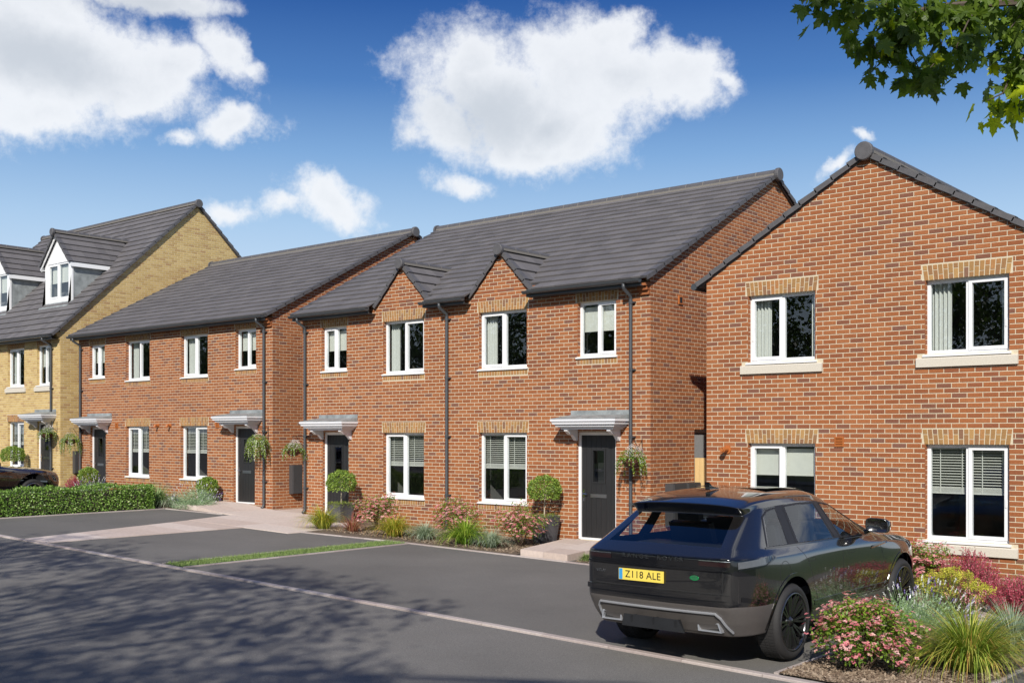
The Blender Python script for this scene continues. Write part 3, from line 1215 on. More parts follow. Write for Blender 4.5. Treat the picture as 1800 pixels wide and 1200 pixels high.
# kerb line between the road and the bays: single stones
km = MB()
km.add([(x, y, G(x) - 0.02) for x, y in ((-60, 9.77), (6, 9.77), (6, 9.89), (-60, 9.89))], [(0, 1, 2, 3)])
kerb = struct(km.build('kerb', 'kerb'))
rr = random.Random(4)
x = -59.0
kmeshes = []
for k in range(6):
    m = bpy.data.meshes.new('kerb_stone')
    L = 0.912
    vs = []
    for px_ in (0.003, L - 0.003):
        z0 = 0
        e = 0.006
        vs += [(px_, 0, -0.15), (px_, 0, 0.022 - e), (px_, e, 0.022), (px_, 0.095, 0.022), (px_, 0.10, 0.022 - e), (px_, 0.10, -0.15)]
    fs = [(0, 1, 2, 3, 4, 5)[::-1], (6, 7, 8, 9, 10, 11)] + [(i, i + 1, i + 7, i + 6)[::-1] for i in range(5)]
    fs = [f[::-1] for f in fs]
    m.from_pydata(vs, [], fs)
    at = m.attributes.new('tone', 'FLOAT', 'POINT')
    at.data.foreach_set('value', [k / 5] * 12)
    m.materials.append(MATS['kerb'])
    kmeshes.append(m)
while x < 4:
    o = bpy.data.objects.new('kerb_stone', kmeshes[rr.randrange(6)])
    COL.objects.link(o)
    o.parent = kerb
    o.location = (x, 9.775, G(x) + rr.random() * 0.003)
    o.rotation_euler = (0, math.atan(0.025), 0)
    x += 0.914


def edging(name, pts, w=0.05, h=0.03, mat='kerb', unit=0.6):
    """line of narrow edging stones"""
    base = MB()
    par = None
    for (x0, y0), (x1, y1) in zip(pts[:-1], pts[1:]):
        L = math.hypot(x1 - x0, y1 - y0)
        n = max(1, round(L / unit))
        dx, dy = (x1 - x0) / L, (y1 - y0) / L
        for i in range(n):
            a, b = L * i / n + 0.002, L * (i + 1) / n - 0.002
            m = MB()
            p = [(x0 + dx * t - dy * s, y0 + dy * t + dx * s) for t, s in ((a, -w / 2), (b, -w / 2), (b, w / 2), (a, w / 2))]
            m.add([(u, v, G(u) + h) for u, v in p] + [(u, v, G(u) - 0.1) for u, v in p], [(0, 1, 2, 3), (0, 4, 5, 1), (1, 5, 6, 2), (2, 6, 7, 3), (3, 7, 4, 0)], rr.random())
            if par is None:
                par = struct(m.build(name, mat))
            else:
                m.build('edging_stone', mat, par)
    return par


# path from the road to the doors, in slabs
def slabs(name, quads, dz, mat='paving', zf=None):
    par = None
    for q in quads:
        m = MB()
        cx = sum(p[0] for p in q) / len(q)
        cy = sum(p[1] for p in q) / len(q)
        p = [(cx + (x_ - cx) * 0.992, cy + (y_ - cy) * 0.992) for x_, y_ in q]
        n = len(p)
        e = rr.random() * 0.002
        top = [(x_, y_, G(x_) + dz + e + (zf(x_, y_) if zf else 0)) for x_, y_ in p]
        m.add(top + [(a, b, c - 0.2) for a, b, c in top], [tuple(range(n))] + [(i, n + i, n + (i + 1) % n, (i + 1) % n) for i in range(n)], rr.random())
        if par is None:
            par = struct(m.build(name, mat))
        else:
            m.build('paving_slab', mat, par)
    return par


def left_x(y):
    return float(np.interp(y, [9.9, 11.8, 13.8, 15.6, 17.18], [-20.3, -20.81, -21.34, -21.9, -22.4]))


q = []
ys = [9.9 + 0.61 * i for i in range(8)] + [14.2]
for a, b in zip(ys[:-1], ys[1:]):
    q.append([(left_x(a), a), (-19.45, a), (-19.45, b), (left_x(b), b)])
slabs('garden_path', q, 0.022)
# landing in front of the doors of the two middle pairs


def rise(x_, y_):
    return 0.10 * min(1, max(0, (-22.3 - x_) / 1.0))


q = []
ys = [14.2, 15.0, 15.7, 16.45, 17.16]
for a, b in zip(ys[:-1], ys[1:]):
    xl0, xl1 = (left_x(a), left_x(b))
    if a >= 15.65:
        xl0 = xl1 = -24.35
    cols = [xl0, -23.4, -22.5, -21.6, -20.7, -19.8, -18.9, -18.0]
    lim = -17.95 if a > 15 else -17.95
    prev0, prev1 = xl0, xl1
    for c in [-23.4, -22.5, -21.6, -20.7, -19.8, -18.9, -17.95]:
        if c - 0.2 <= max(prev0, prev1):
            continue
        q.append([(prev0, a), (c, a), (c, b), (prev1, b)])
        prev0 = prev1 = c
slabs('door_landing', q, 0.026, zf=rise)
# the gap between the pairs
slabs('side_passage', [[(-22.33, y), (-21.18, y), (-21.18, y + 0.9), (-22.33, y + 0.9)] for y in [17.19 + 0.91 * i for i in range(8)]], 0.026)
# raised slab before the right-hand door
q = []
for a, b in ((15.08, 15.75), (15.75, 16.45), (16.45, 17.15)):
    l0, l1 = [float(np.interp(t, [15.08, 17.15], [-12.55, -13.1])) for t in (a, b)]
    r0, r1 = [float(np.interp(t, [15.08, 17.15], [-11.5, -11.85])) for t in (a, b)]
    q.append([(l0, a), ((l0 + r0) / 2, a), ((l1 + r1) / 2, b), (l1, b)])
    q.append([((l0 + r0) / 2, a), (r0, a), (r1, b), ((l1 + r1) / 2, b)])
slabs('door_step', q, 0.125)
slabs('side_path', [[(-11.15 , y), (-9.8, y), (-9.8, y + 0.9), (-11.15, y + 0.9)] for y in [15.2 + 0.91 * i for i in range(6)]], 0.03)
# kerb round the big bay, the hedge side, strip of turf
edging('bay_edging', [(-24.32, 9.95), (-24.32, 15.42), (-22.2, 15.62)])
edging('bed_edging', [(-17.95, 14.55), (-15.72, 14.82), (-15.1, 14.86), (-9.6, 15.05), (-5.0, 15.1), (-5.0, 9.92)])
edging('right_bed_edging', [(-3.42, 9.92), (-3.30, 11.2), (-3.15, 16.0)])
edging('turf_edging', [(-15.72, 9.92), (-15.72, 14.78)], w=0.04, h=0.024)
edging('turf_kerb', [(-15.12, 9.92), (-15.12, 14.80)], w=0.06, h=0.026)
sheet('turf_base', [(-15.70, 9.9), (-15.15, 9.9), (-15.15, 14.84), (-15.70, 14.80)], 0.018, 'lawn_base')
# planting beds
sheet('planting_bed', [(-17.93, 14.58), (-15.7, 14.85), (-15.1, 14.88), (-12.6, 15.0), (-13.12, 17.2), (-19.3, 17.2), (-18.0, 15.9)], 0.028, 'soil')
sheet('small_bed', [(-11.4, 15.07), (-9.6, 15.09), (-5.0, 15.12), (-5.0, 16.78), (-11.1, 16.78), (-11.8, 17.0)], 0.022, 'soil')
sheet('right_bed', [(-4.97, 9.92), (-3.42, 9.92), (-3.30, 11.2), (-3.15, 16.78), (-9.6, 16.78), (-9.6, 15.13), (-4.97, 15.13)], 0.030, 'soil')
sheet('left_bed', [(-31.8, 15.2), (-24.40, 15.45), (-22.3, 15.65), (-23.1, 15.68), (-24.37, 15.72), (-24.37, 17.2), (-31.8, 17.2)], 0.020, 'soil')
slabs('stepping_path', [[(-4.75, y), (-4.2, y), (-4.2, y + 0.55), (-4.75, y + 0.55)] for y in (13.9, 14.6, 15.3, 16.0)], 0.045)


# ------------------------------------------------------------------ houses
def house_wall(house, mat, O, U, N, width, z0, ztop, openings, nobrick, clips, seed, phase, n_single, name, buff=()):
    mbB, mbM, whole = MB(), MB(), []
    brick_wall(mbB, mbM, O, U, N, width, z0, ztop, openings, nobrick, clips, phase=phase, whole=whole, seed=seed)
    # brick returns of the openings
    Uv, Nv, Ov = Vector(U), Vector(N), Vector(O)
    for (a, b, c, d) in openings:
        brick_wall(mbB, mbM, Ov + Uv * a, -Nv, Uv, 0.12, c, d, phase=1, seed=seed + 3)
        brick_wall(mbB, mbM, Ov + Uv * b - Nv * 0.12, Nv, -Uv, 0.12, c, d, phase=1, seed=seed + 4)
        p = [Ov + Uv * a, Ov + Uv * b, Ov + Uv * b - Nv * 0.12, Ov + Uv * a - Nv * 0.12]
        mbM.add([(t.x, t.y, d) for t in p], [(0, 1, 2, 3)])
    wall = mbM.build(name, 'mortar', house)
    lay_whole(whole, mbB, wall, mat, n_single)
    mbB.build('brickwork', mat, wall, kind='stuff')
    return wall


def roof_pair(house, X0, X1, Ye, Ze, Yr, Zr, n_single, skip=None, seed=5, vl=True):
    """gabled roof with its ridge along X: front slope in tiles, back slope plain"""
    B = Vector((0, Yr - Ye, Zr - Ze))
    LB = B.length
    roof, g, nr = tile_roof(house, (X0, Ye, Ze), (1, 0, 0), B, X1 - X0, LB, n_single, skip, seed=seed)
    back, g2, nr2 = tile_roof(house, (X1, 2 * Yr - Ye, Ze), (-1, 0, 0), (0, Ye - Yr, Zr - Ze), X1 - X0, LB, 0, tile_w=(X1 - X0), name='rear_roof')
    for xx, sgn in ((X1, 1), (X0, -1)):
        verge(roof, (xx, Ye, Ze), B, (sgn, 0, 0), g, nr)
        verge(back, (xx, 2 * Yr - Ye, Ze), (0, Ye - Yr, Zr - Ze), (sgn, 0, 0), g, nr)
    ridge(house, (X0 - 0.02, Yr, Zr + 0.01), (X1 + 0.02, Yr, Zr + 0.01))
    return roof


def gable_clips(slope_z0, k, Ym):
    """for a side wall u = Y - FY: under both slopes"""
    return


HOUSES = {}


def build_row(key, name, label, X0, X1, base, Ye, Ze, Yr, Zr, wins, doors, mat, n_br, n_ti, gablets=(), gut=None, pipes=(), seed=1, stone=False):
    k = (Zr - Ze) / (Yr - Ye)
    depth = 2 * (Yr - FY)
    h = thing(name, label, 'house', ((X0 + X1) / 2, FY, base), 'houses along the street')
    HOUSES[key] = h
    eave_at = Ze + k * (FY - Ye) - 0.05      # underside of the roof above the wall face
    ops, nob, lint, sl = [], [], [], []
    for (a, b, c, d, kind, sash) in wins:
        ops.append((a - X0, b - X0, c, d))
        lint.append((a - 0.02, b + 0.02, d))
        nob.append((a - X0 - 0.055, b - X0 + 0.055, d, d + 0.235))
        if not stone:
            sl.append((a - 0.02, b + 0.02, c - 0.045 - 0.105))
            nob.append((a - X0 - 0.03, b - X0 + 0.03, c - 0.16, c))
        else:
            nob.append((a - X0 - 0.03, b - X0 + 0.03, c - 0.05, c))
    for (a, b, c, d) in doors:
        ops.append((a - X0, b - X0, c, d))
    # front wall, with wall gables rising through the eave
    width = X1 - X0
    zmax = eave_at
    wall = house_wall(h, mat, (X0, FY, 0), (1, 0, 0), (0, -1, 0), width, base - 0.35, eave_at, [o for o in ops], nob, (), seed, 0, n_br, 'front_wall')
    for (xc, hw, zp) in gablets:
        mbB, mbM = MB(), MB()
        sl_ = (zp - eave_at + 0.08) / (hw + 0.02)
        lo = (xc - hw - 0.05)
        U0 = lo
        cl = [(-sl_, 1.0, zp - 0.035 - sl_ * (xc - U0)), (sl_, 1.0, zp - 0.035 + sl_ * (xc - U0))]
        nb2 = [(a - U0, b - U0, c, d) for a, b, c, d in [(n[0] + X0, n[1] + X0, n[2], n[3]) for n in nob]]
        brick_wall(mbB, mbM, (U0, FY, 0), (1, 0, 0), (0, -1, 0), 2 * hw + 0.1, base - 0.35 + 0.075 * round((eave_at - base + 0.35) / 0.075), zp, (), nb2, cl, phase=1, seed=seed + 9)
        # fill the course between
        g_ = mbM.build('gable_wall', 'mortar', h)
        mbB.build('brickwork', mat, g_, kind='stuff')
        # tiled gablet roof
        zf_ = Ze + 0.02
        sl2 = (zp - zf_) / hw
        yb = Ye + (zp - Ze) / k
        Bv = Vector((hw, 0, zp - zf_))
        LB = Bv.length
        for sgn in (1, -1):
            if sgn == 1:      # left slope, faces -X
                r_, g2, n2 = tile_roof(h, (xc - hw - 0.02, yb + 0.25, zf_), (0, -1, 0), (hw + 0.02, 0, zp - zf_ + 0.02), yb + 0.25 - (FY - 0.03), LB + 0.02, 0, name='gablet_roof', seed=seed, deck=False, skip=lambda c, k=k: c.z < Ze + k * (c.y - Ye) - 0.12)
                verge(r_, (xc - hw - 0.02, FY - 0.02, zf_), (hw + 0.02, 0, zp - zf_ + 0.02), (0, -1, 0), g2, n2)
            else:
                r_, g2, n2 = tile_roof(h, (xc + hw + 0.02, FY - 0.03, zf_), (0, 1, 0), (-hw - 0.02, 0, zp - zf_ + 0.02), yb + 0.25 - (FY - 0.03), LB + 0.02, 30, name='gablet_roof', seed=seed, deck=False, skip=lambda c, k=k: c.z < Ze + k * (c.y - Ye) - 0.12)
                verge(r_, (xc + hw + 0.02, FY - 0.02, zf_), (-hw - 0.02, 0, zp - zf_ + 0.02), (0, -1, 0), g2, n2)
        ridge(h, (xc, FY - 0.05, zp + 0.035), (xc, yb + 0.12, zp + 0.035), r=0.10, unit=0.36, ends=(True, False))
    for i, (a, b, z) in enumerate(lint):
        lintel(wall, a, b, z, FY, seed=seed * 31 + i, mb=None if key == 'C' else LM.setdefault((key, 'l', i), MB()))
        if key != 'C':
            LM[(key, 'l', i)].build('lintel', 'buff_brick', wall)
    for i, (a, b, z) in enumerate(sl):
        mb = MB()
        lintel(wall, a, b, z, FY, seed=seed * 17 + i, mb=mb, h=0.1, splay=0)
        mb.build('sill_course', 'buff_brick', wall)
    # side walls: right one is seen
    dY = depth
    kk = k
    cl = [(-kk, 1.0, eave_at), (kk, 1.0, eave_at + kk * dY)]
    house_wall(h, mat, (X1, FY, 0), (0, 1, 0), (1, 0, 0), dY, base - 0.35, Zr, SIDE_OPS.get(key, []), [], cl, seed + 20, 1, 0, 'side_wall')
    m = MB()
    m.add([(X0, FY, base - .35), (X0, FY + dY, base - .35), (X0, FY + dY, eave_at), (X0, Yr, Zr - .05), (X0, FY, eave_at)], [(0, 1, 2, 3, 4)[::-1]])
    m.build('left_side_wall', 'red_brick' if mat == 'red_brick' else mat, h)
    m = MB()
    m.add([(X0, FY + dY, base - .35), (X1, FY + dY, base - .35), (X1, FY + dY, eave_at), (X0, FY + dY, eave_at)], [(0, 1, 2, 3)[::-1]])
    m.build('rear_wall', mat, h)
    # roof
    def skip(c):
        for (xc, hw, zp) in gablets:
            if abs(c.x - xc) < hw + 0.02 and c.y < FY + 0.12:
                return True
            # under the gablet
            zr_ = zp - abs(c.x - xc) * (zp - Ze) / hw
            if abs(c.x - xc) < hw - 0.1 and c.z < zr_ - 0.14:
                return True
        return False
    if gablets:
        # the deck is split so that it does not stand before the wall gables
        roof_deckless(h, X0 - 0.10, X1 + 0.05, Ye, Ze, Yr, Zr, n_ti, skip, seed)
    else:
        roof_pair(h, X0 - 0.10, X1 + 0.05, Ye, Ze, Yr, Zr, n_ti, None, seed)
    for (a, b) in gut or [(X0 - 0.12, X1 - 0.02)]:
        gutter(h, a, b, Ye - 0.045, Ze - 0.02)
        m = MB()
        m.box(a + 0.02, b - 0.02, Ye + 0.022, Ye + 0.04, Ze - 0.13, Ze + 0.015)
        m.build('fascia', 'gutter', h)
        m = MB()
        m.box(a + 0.02, b - 0.02, Ye + 0.041, FY - 0.004, Ze - 0.13, Ze - 0.12)
        m.build('soffit', 'gutter', h)
    for px_ in pipes:
        downpipe(h, px_, FY, Ze - 0.06, G(px_) + 0.06, Ye - 0.045)
    for (a, b, c, d, kind, sash) in wins:
        window(h, a, b, c, d, FY, kind, sash, stone=stone)
    for (a, b, c, d) in doors:
        door(h, a, b, c, d, FY)
        canopy(h, (a + b) / 2 + 0.03, 1.52, d + 0.05, FY)
    corbel(h, X1, FY, eave_at - 0.14, mat)
    return h, wall, eave_at


def roof_deckless(h, X0, X1, Ye, Ze, Yr, Zr, n_ti, skip, seed):
    B = Vector((0, Yr - Ye, Zr - Ze))
    LB = B.length
    Bn = B.normalized()
    roof, g, nr = tile_roof(h, (X0, Ye, Ze), (1, 0, 0), B, X1 - X0, LB, n_ti, skip, seed=seed, deck=False)
    m = MB()
    # deck from just behind the wall face upwards
    t0 = (FY + 0.02 - Ye) / Bn.y
    N = Vector((1, 0, 0)).cross(Bn)
    m.obox(Vector((X0, Ye, Ze)) + Bn * t0 - N * 0.06, (X1 - X0, 0, 0), Bn * (LB - t0), N * 0.055)
    m.build('roof_deck', 'tile_edge', roof)
    back, g2, nr2 = tile_roof(h, (X1, 2 * Yr - Ye, Ze), (-1, 0, 0), (0, Ye - Yr, Zr - Ze), X1 - X0, LB, 0, tile_w=(X1 - X0), name='rear_roof')
    for xx, sgn in ((X1, 1), (X0, -1)):
        verge(roof, (xx, Ye, Ze), B, (sgn, 0, 0), g, nr)
        verge(back, (xx, 2 * Yr - Ye, Ze), (0, Ye - Yr, Zr - Ze), (sgn, 0, 0), g, nr)
    ridge(h, (X0 - 0.02, Yr, Zr + 0.01), (X1 + 0.02, Yr, Zr + 0.01))


LM = {}
SIDE_OPS = {'C': [(1.56, 2.45, 0.45, 2.57)]}

# C: the pair in the middle
hC, wC, eC = build_row('C', 'semi_detached_house', 'red brick pair with two small wall gables breaking its long grey tiled roof', -21.17, -11.18, 0.42,
    16.93, 5.33, 22.06, 8.12,
    [(-20.45, -19.57, 3.98, 5.01, 'roller', 'left'), (-18.32, -17.04, 3.84, 5.01, 'curtain', 'right'), (-15.42, -14.13, 3.84, 5.01, 'curtain', 'left'), (-12.85, -11.95, 3.98, 5.03, 'roller', 'right'),
     (-18.32, -17.04, 1.08, 2.51, 'venetian', 'left'), (-15.42, -14.13, 1.08, 2.51, 'venetian', 'right')],
    [(-20.42, -19.5, 0.56, 2.52), (-12.88, -11.95, 0.45, 2.52)],
    'red_brick', 290, 270, gablets=[(-17.70, 0.86, 6.24), (-14.80, 0.84, 6.24)],
    gut=[(-21.30, -18.55), (-16.88, -15.62), (-13.98, -11.22)], pipes=(-21.02, -16.30, -11.58), seed=2)
meter_box(hC, -11.18, 17.68, 18.14, 0.75, 1.55, 0.2)
meter_box(hC, -11.18, 18.20, 18.66, 0.75, 1.55, 0.2)
louvre = MB()
louvre.box(-11.18, -11.155, 18.14, 18.28, 4.96, 5.12)
louvre.build('louvre_vent', 'terracotta', hC)
louvre = MB()
louvre.box(-11.1545, -11.153, 18.165, 18.255, 4.985, 5.095)
louvre.build('vent_grille', 'dark_void', hC)
# side door of C in the passage
sdm = MB()
sdm.box(-11.29, -11.25, 18.74, 18.80, 0.45, 2.57)
sdm.box(-11.29, -11.25, 19.57, 19.63, 0.45, 2.57)
sdm.box(-11.29, -11.25, 18.80, 19.57, 2.51, 2.57)
sd_ = sdm.build('side_door', 'upvc', hC)
sdm = MB()
sdm.box(-11.285, -11.262, 18.80, 19.57, 0.45, 2.51)
sdm.build('door_panel', 'render_grey', sd_)

# B: the pair further left
hB, wB, eB = build_row('B', 'semi_detached_house', 'plain red brick pair with an unbroken eave, next to the yellow brick row', -31.80, -22.34, 0.66,
    16.93, 5.44, 22.06, 8.19,
    [(-31.15, -30.30, 4.16, 5.14, 'roller', 'left'), (-29.12, -27.89, 4.03, 5.15, 'curtain', 'right'), (-26.32, -25.10, 4.03, 5.15, 'curtain', 'left'), (-23.86, -23.01, 4.17, 5.17, 'roller', 'right'),
     (-29.12, -27.92, 1.28, 2.70, 'venetian', 'left'), (-26.35, -25.12, 1.28, 2.70, 'venetian', 'right')],
    [(-31.12, -30.24, 0.80, 2.68), (-23.95, -23.06, 0.70, 2.68)],
    'red_brick', 290, 250, pipes=(-31.62, -22.62), seed=6)
meter_box(hB, -22.34, 17.70, 18.02, 0.97, 1.70, 0.16)
for xx in (-29.62, -24.66):
    louvre_vent(hB, xx, 2.72, FY)
for xx in (-27.45, -26.85):
    flue_small(hB, xx, 2.72, FY)

# A: yellow brick row with dormers, at the left
hA, wA, eA = build_row('A', 'terraced_house', 'yellow brick row with steep roof and white gabled dormers', -43.5, -32.93, 0.86,
    16.88, 5.56, 22.10, 10.42,
    [(-38.6, -37.7, 4.04, 5.28, 'curtain', 'left'), (-36.42, -35.28, 4.04, 5.28, 'curtain', 'left'), (-34.42, -33.54, 4.04, 5.30, 'roller', 'right'),
     (-36.42, -35.30, 1.42, 2.88, 'venetian', 'right')],
    [(-34.42, -33.50, 0.95, 2.84)],
    'yellow_brick', 150, 200, pipes=(-33.42,), seed=11, stone=True)
meter_box(hA, -32.93, 17.58, 17.90, 1.25, 1.95, 0.16)


def dormer(h, Xc, hw, Yf, Z0, Ze, Zp, k0, label=None):
    """gabled roof dormer with lead cheeks; k0 = (Ye, Ze, slope) of the main roof"""
    ye, ze, k = k0

    def yr(z):
        return ye + (z - ze) / k
    m = MB()
    # front: white surround and gable board
    m.box(Xc - hw, Xc - hw + 0.20, Yf, Yf + 0.06, Z0, Ze)
    m.box(Xc + hw - 0.20, Xc + hw, Yf, Yf + 0.06, Z0, Ze)
    m.box(Xc - hw + 0.20, Xc + hw - 0.20, Yf, Yf + 0.06, Z0, Z0 + 0.16)
    m.prism([(Xc - hw, Yf, Ze), (Xc + hw, Yf, Ze), (Xc, Yf, Zp - 0.12)], (0, 0.06, 0))
    d = m.build('dormer', 'upvc', h)
    for x_, s in ((Xc - hw, 1), (Xc + hw, -1)):
        c = MB()
        pts = [(x_ + s * 0.012, Yf + 0.05, Z0 - 0.1), (x_ + s * 0.012, Yf + 0.05, Ze), (x_ + s * 0.012, yr(Ze) + 0.1, Ze), (x_ + s * 0.012, yr(Z0 - 0.1) , Z0 - 0.1)]
        c.prism(pts, (s * 0.03, 0, 0))
        c.build('cheek', 'lead', d)
    # bargeboards and fascias
    b = MB()
    over = 0.13
    e = Ze - 0.06
    zt = Zp
    sl = (zt - e) / (hw + over)
    for s in (-1, 1):
        p0, p1 = Vector((Xc + s * (hw + over), Yf - 0.10, e)), Vector((Xc, Yf - 0.10, zt))
        b.prism([p0, p1, p1 - Vector((0, 0, 0.17)), p0 - Vector((0, 0, 0.13))], (0, 0.03, 0))
        b.box(min(Xc + s * (hw + over), Xc + s * (hw + over - 0.03)), max(Xc + s * (hw + over), Xc + s * (hw + over - 0.03)), Yf - 0.07, yr(e) + 0.05, e - 0.14, e - 0.005)
        b.box(min(Xc + s * hw, Xc + s * (hw + over - 0.03)), max(Xc + s * hw, Xc + s * (hw + over - 0.03)), Yf - 0.07, yr(e) + 0.05, e - 0.12, e - 0.10)
    b.build('bargeboard', 'upvc', d)
    yb = yr(Zp) + 0.15
    L = yb - (Yf - 0.13)
    for s in (-1, 1):
        LB = math.hypot(hw + over, zt - e)
        if s == -1:
            r_, g, n = tile_roof(h, (Xc - hw - over, yb, e), (0, -1, 0), (hw + over, 0, zt - e), L, LB, 0, name='dormer_roof', deck=False, skip=lambda c_: c_.z < ze + k * (c_.y - ye) - 0.1)
            verge(r_, (Xc - hw - over, Yf - 0.12, e), (hw + over, 0, zt - e), (0, -1, 0), g, n)
        else:
            r_, g, n = tile_roof(h, (Xc + hw + over, Yf - 0.13, e), (0, 1, 0), (-hw - over, 0, zt - e), L, LB, 40, name='dormer_roof', deck=False, skip=lambda c_: c_.z < ze + k * (c_.y - ye) - 0.1)
            verge(r_, (Xc + hw + over, Yf - 0.12, e), (-hw - over, 0, zt - e), (0, -1, 0), g, n)
    ridge(h, (Xc, Yf - 0.15, Zp + 0.03), (Xc, yb, Zp + 0.03), r=0.10, unit=0.4, ends=(True, False))
    w = window(h, Xc - hw + 0.20, Xc + hw - 0.20, Z0 + 0.16, Ze, Yf - 0.06, 'roller', 'left', sill=False, room=0.0)
    l = MB()
    l.prism([(Xc - hw - 0.08, Yf + 0.02, Z0 + 0.065), (Xc - hw - 0.08, Yf - 0.2, Z0 - 0.13), (Xc - hw - 0.08, Yf - 0.2, Z0 - 0.20), (Xc - hw - 0.08, Yf + 0.02, Z0 - 0.02)], (2 * hw + 0.16, 0, 0))
    l.build('apron', 'lead', d)


ORG[0] = hA.location.copy()
kA = (10.42 - 5.56) / (22.10 - 16.88)
dormer(hA, -35.02, 0.88, 18.2, 6.78, 8.12, 9.12, (16.88, 5.56, kA))
dormer(hA, -39.30, 0.88, 18.2, 6.78, 8.12, 9.12, (16.88, 5.56, kA))

# D: the gable-fronted house at the right
DY_, DX0, DX1, DXA = 16.78, -9.77, -4.07, -6.92
hD = thing('detached_house', 'gable fronted red brick house standing close behind the black car', 'house', (DXA, DY_, 0.25), 'houses along the street')
kD = 0.60
zapex = 6.86
zle = zapex - kD * (DXA - DX0)
wins = [(-8.97, -7.77, 3.69, 4.80, 'curtain', 'left'), (-6.0, -4.80, 3.69, 4.80, 'curtain', 'right'), (-8.97, -7.77, 0.90, 2.33, 'roller_short', 'left'), (-6.0, -4.80, 0.90, 2.33, 'venetian', 'right')]
ops = [(a - DX0, b - DX0, c, d) for a, b, c, d, _, _ in wins]
nob = [(a - DX0 - 0.055, b - DX0 + 0.055, d, d + 0.235) for a, b, c, d, _, _ in wins] + [(a - DX0 - 0.125, b - DX0 + 0.125, c - 0.2, c) for a, b, c, d, _, _ in wins]
w_ = DX1 - DX0
cl = [(-kD, 1.0, zapex - kD * (DXA - DX0)), (kD, 1.0, zapex + kD * (DXA - DX0))]
wD = house_wall(hD, 'red_brick', (DX0, DY_, 0), (1, 0, 0), (0, -1, 0), w_, -0.2, zapex, ops, nob, cl, 31, 0, 298, 'front_wall')
for i, (a, b, c, d, kind, sash) in enumerate(wins):
    lintel(wD, a - 0.02, b + 0.02, d, DY_, seed=70 + i)
    window(hD, a, b, c, d, DY_, kind, sash, stone=True)
house_wall(hD, 'red_brick', (DX0, DY_ + 8.5, 0), (0, -1, 0), (-1, 0, 0), 8.5, -0.2, zle, [], [], (), 33, 0, 0, 'left_side_wall')
house_wall(hD, 'red_brick', (DX1, DY_, 0), (0, 1, 0), (1, 0, 0), 8.5, -0.2, zle, [], [], (), 35, 1, 0, 'right_side_wall')
m = MB()
m.add([(DX0, DY_ + 8.5, -.2), (DX1, DY_ + 8.5, -.2), (DX1, DY_ + 8.5, zle), (DXA, DY_ + 8.5, zapex - .05), (DX0, DY_ + 8.5, zle)], [(0, 1, 2, 3, 4)[::-1]])
m.build('rear_wall', 'red_brick', hD)
ov = 0.17
zr = zapex + 0.02
LBd = math.hypot(DXA - DX0 + ov, kD * (DXA - DX0 + ov))
ze_ = zr - kD * (DXA - DX0 + ov)
for s in (-1, 1):
    if s == -1:
        r_, g, n = tile_roof(hD, (DX0 - ov, DY_ + 8.6, ze_), (0, -1, 0), (DXA - DX0 + ov, 0, zr - ze_), 8.62, LBd, 30, tile_w=0.3)
        verge(r_, (DX0 - ov, DY_ - 0.02, ze_), (DXA - DX0 + ov, 0, zr - ze_), (0, -1, 0), g, n)
    else:
        r_, g, n = tile_roof(hD, (DX1 + ov, DY_ - 0.02, ze_), (0, 1, 0), (-(DX1 - DXA + ov), 0, zr - ze_), 8.62, LBd, 30, tile_w=0.3)
        verge(r_, (DX1 + ov, DY_ - 0.02, ze_), (-(DX1 - DXA + ov), 0, zr - ze_), (0, -1, 0), g, n)
ridge(hD, (DXA, DY_ - 0.03, zr + 0.03), (DXA, DY_ + 8.6, zr + 0.03))
m = MB()
m.tube([(DX0 - ov - 0.05, DY_ - 0.06, ze_ - 0.03), (DX0 - ov - 0.05, DY_ + 8.5, ze_ - 0.03)], 0.06, 10)
m.build('gutter', 'gutter', hD)
flue(hD, -9.36, 2.22, DY_)
louvre_vent(hD, -7.36, 2.36, DY_, 0.15, 0.16)

# gate across the passage
gt = thing('timber_gate', 'pale new timber side gate between the two brick walls', 'gate', (-10.47, 18.72, G(-10.5) + 0.03))
m = MB()
for z in (0.55, 1.75):
    m.box(-11.16, -9.8, 18.75, 18.79, z, z + 0.09)
m.build('rail', 'gate_timber', gt)
for i in range(12):
    m = MB()
    x0 = -11.16 + i * 0.113
    m.box(x0, x0 + 0.108, 18.72, 18.745, G(-10.5) + 0.06, 2.02 - (0.0 if i < 4 else 0.035))
    m.build('board', 'gate_timber', gt)
m = MB()
m.box(-10.55, -10.2, 18.705, 18.72, 1.90, 1.925)
m.build('latch', 'iron', gt)

# ------------------------------------------------------------------ cars
def paint(name, col, rough=0.12):
    m, nt, out = new_mat(name)
    p = pr(nt, out, rough, 0.0, 0.5, 1.0)
    p.inputs['Coat Roughness'].default_value = 0.008
    p.inputs['Coat IOR'].default_value = 1.75
    f = noise(nt, 900, 2)
    nt.links.new(rampn(nt, f, [(0.3, tuple(c * 0.8 for c in col)), (0.7, tuple(c * 1.25 for c in col))]), p.inputs['Base Color'])
    MATS[name] = m


